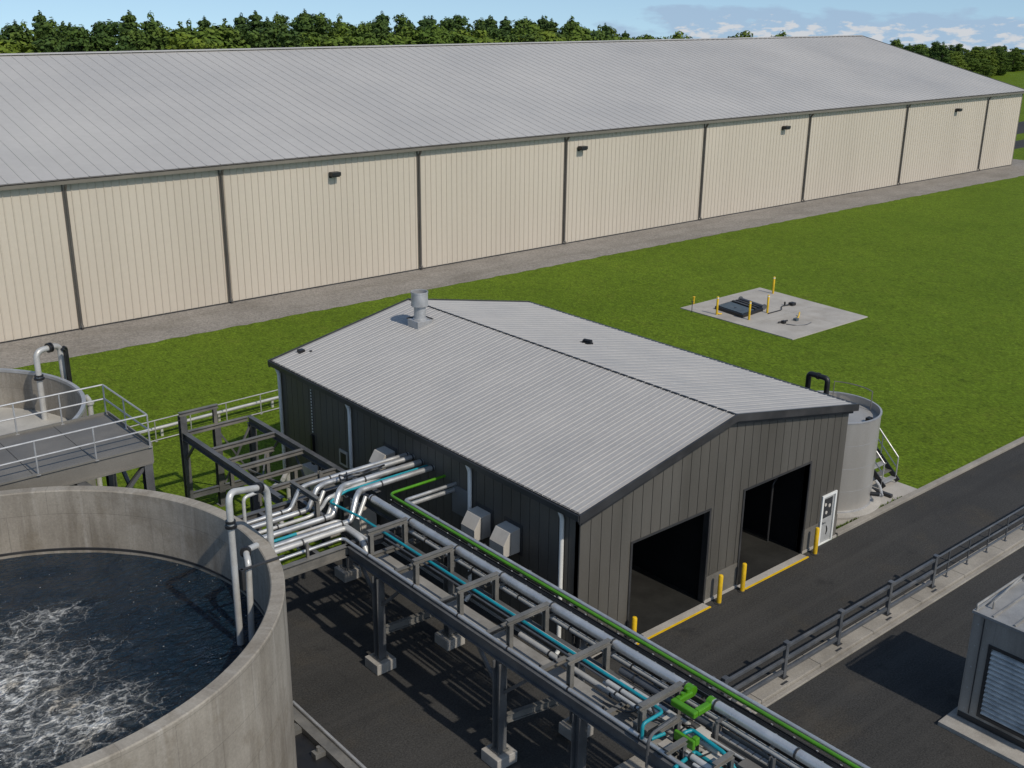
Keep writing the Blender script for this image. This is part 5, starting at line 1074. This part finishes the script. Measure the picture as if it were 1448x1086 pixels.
LAB = {'bush': 'pale green bushy tree in leaf', 'pine': 'dark green pine tree with an uneven crown', 'oak': 'lighter green leafy tree with a rounded crown', 'spruce': 'dark narrow spruce tree with a pointed top'}
def plant(kind, seed, x, y, h, where, group, rs, wid=1.0):
    key = (kind, seed); s = h/16.2
    if key not in PROTO:
        cr, tr = tree_meshes(kind, seed)
        t = thing(NAME[kind], '', 'tree', (0, 0, 0)); cr.build('crown', M[kind], t); tr.build('trunk', M['bark'], t); PROTO[key] = t
    else:
        t = copy_tree(PROTO[key], (0, 0, 0), '')
    t.location = (x, y, -0.05); t.rotation_euler = (0, 0, rs.uniform(0, 2*PI)); w = s*wid*rs.uniform(0.9, 1.15); t.scale = (w, w, s)
    t['label'] = LAB[kind]+' '+where; t['group'] = group
    return t
rs = random.Random(21)
def interp(x, tab):
    for (a, va), (b, vb) in zip(tab[:-1], tab[1:]):
        if x <= b: return va+(vb-va)*max(0, (x-a))/(b-a)
    return tab[-1][1]
top1 = [(0, 17.7), (30, 17.6), (46, 17.9), (60, 17.9), (80, 17.6), (100, 17.3), (108, 16.9), (115, 16.0), (121, 15.6), (128, 15.4)]
def sky_h(x, y): return 20-(20-interp(x*110/y, top1))*y/110
GB = 'trees behind the long barn'
for (yr, x0, x1, st0, st1, lo, hi, kk, wd) in ((120, 16, 124, 2.5, 3.5, 0.3, 1.7, [3, 4, 0, 1, 4], 1.35), (126, 17, 128, 2.4, 3.8, -0.6, 1.3, [0, 1, 2, 5, 0, 2, 3], 1.2),
        (133, 19, 136, 2.6, 4.2, -1.0, 0.9, [0, 1, 2, 5, 5, 5], 1.1), (141, 20, 146, 2.8, 4.4, -1.0, 0.9, [0, 2, 5, 5], 1.05)):
    x = x0
    while x < x1:
        yy = yr+rs.uniform(-2, 2); kd = kinds[rs.choice(kk)]
        plant(kd[0], kd[1], x, yy, max(8, sky_h(x, yy)-rs.uniform(lo, hi)), 'in the wood behind the barn', GB, rs, wd); x += rs.uniform(st0, st1)
x = 117.0
while x < 141:
    kd = kinds[rs.choice([0, 1, 3, 4])]; plant(kd[0], kd[1], x, 124+rs.uniform(-1, 1), 14.75-(x-117)*0.012+rs.uniform(-0.2, 0.35), 'in the low end of the wood', 'trees behind the long barn', rs, 1.3); x += rs.uniform(1.9, 2.7)
# lone tree tops beyond the right half of the ridge
def lone(kind, seed, x, y, h, label):
    t = plant(kind, seed, x, y, h, '', 'lone trees past the ridge', rs, 1.0); t['label'] = label
lone('oak', 5, 157.0, 124, 15.35, 'left of the two lone round treetops showing over the barn ridge')
lone('oak', 4, 169.5, 125, 15.05, 'right of the two lone round treetops showing over the barn ridge')
lone('oak', 4, 141.0, 124, 15.35, 'round treetop at the right end of the wood, where it sinks behind the ridge')
# wood right of the barn
for row, (yb, n) in enumerate(((138, 20), (147, 21), (158, 20), (171, 20))):
    for i in range(n):
        x = 205+row*9+i*(6.4+row*0.9)+rs.uniform(-2.0, 2.0); y = yb+i*1.2+rs.uniform(-2, 2)
        kd = rs.choice([kinds[6], kinds[7], kinds[6], kinds[7], kinds[0]] if row < 2 else [kinds[0], kinds[1], kinds[2], kinds[3]])
        d = 0.58*x+0.676*y; h = 20-(0.0405+(0.006 if row == 0 else 0))*d+rs.uniform(-1.3, 1.0)
        plant(kd[0], kd[1], x, y, max(4.5, h), 'in the wood right of the barn', 'trees right of the barn', rs, 1.75)
for (x, y, h, sd) in ((196, 118, 13.6, 1), (201, 122, 12.6, 2), (213, 118, 12.8, 3), (221, 124, 12.6, 1), (229, 128, 11.5, 2)):
    plant('pine', sd, x, y, h, 'standing above the wood right of the barn', 'pines right of the barn', rs, 1.3)
print('objects', len(bpy.data.objects))
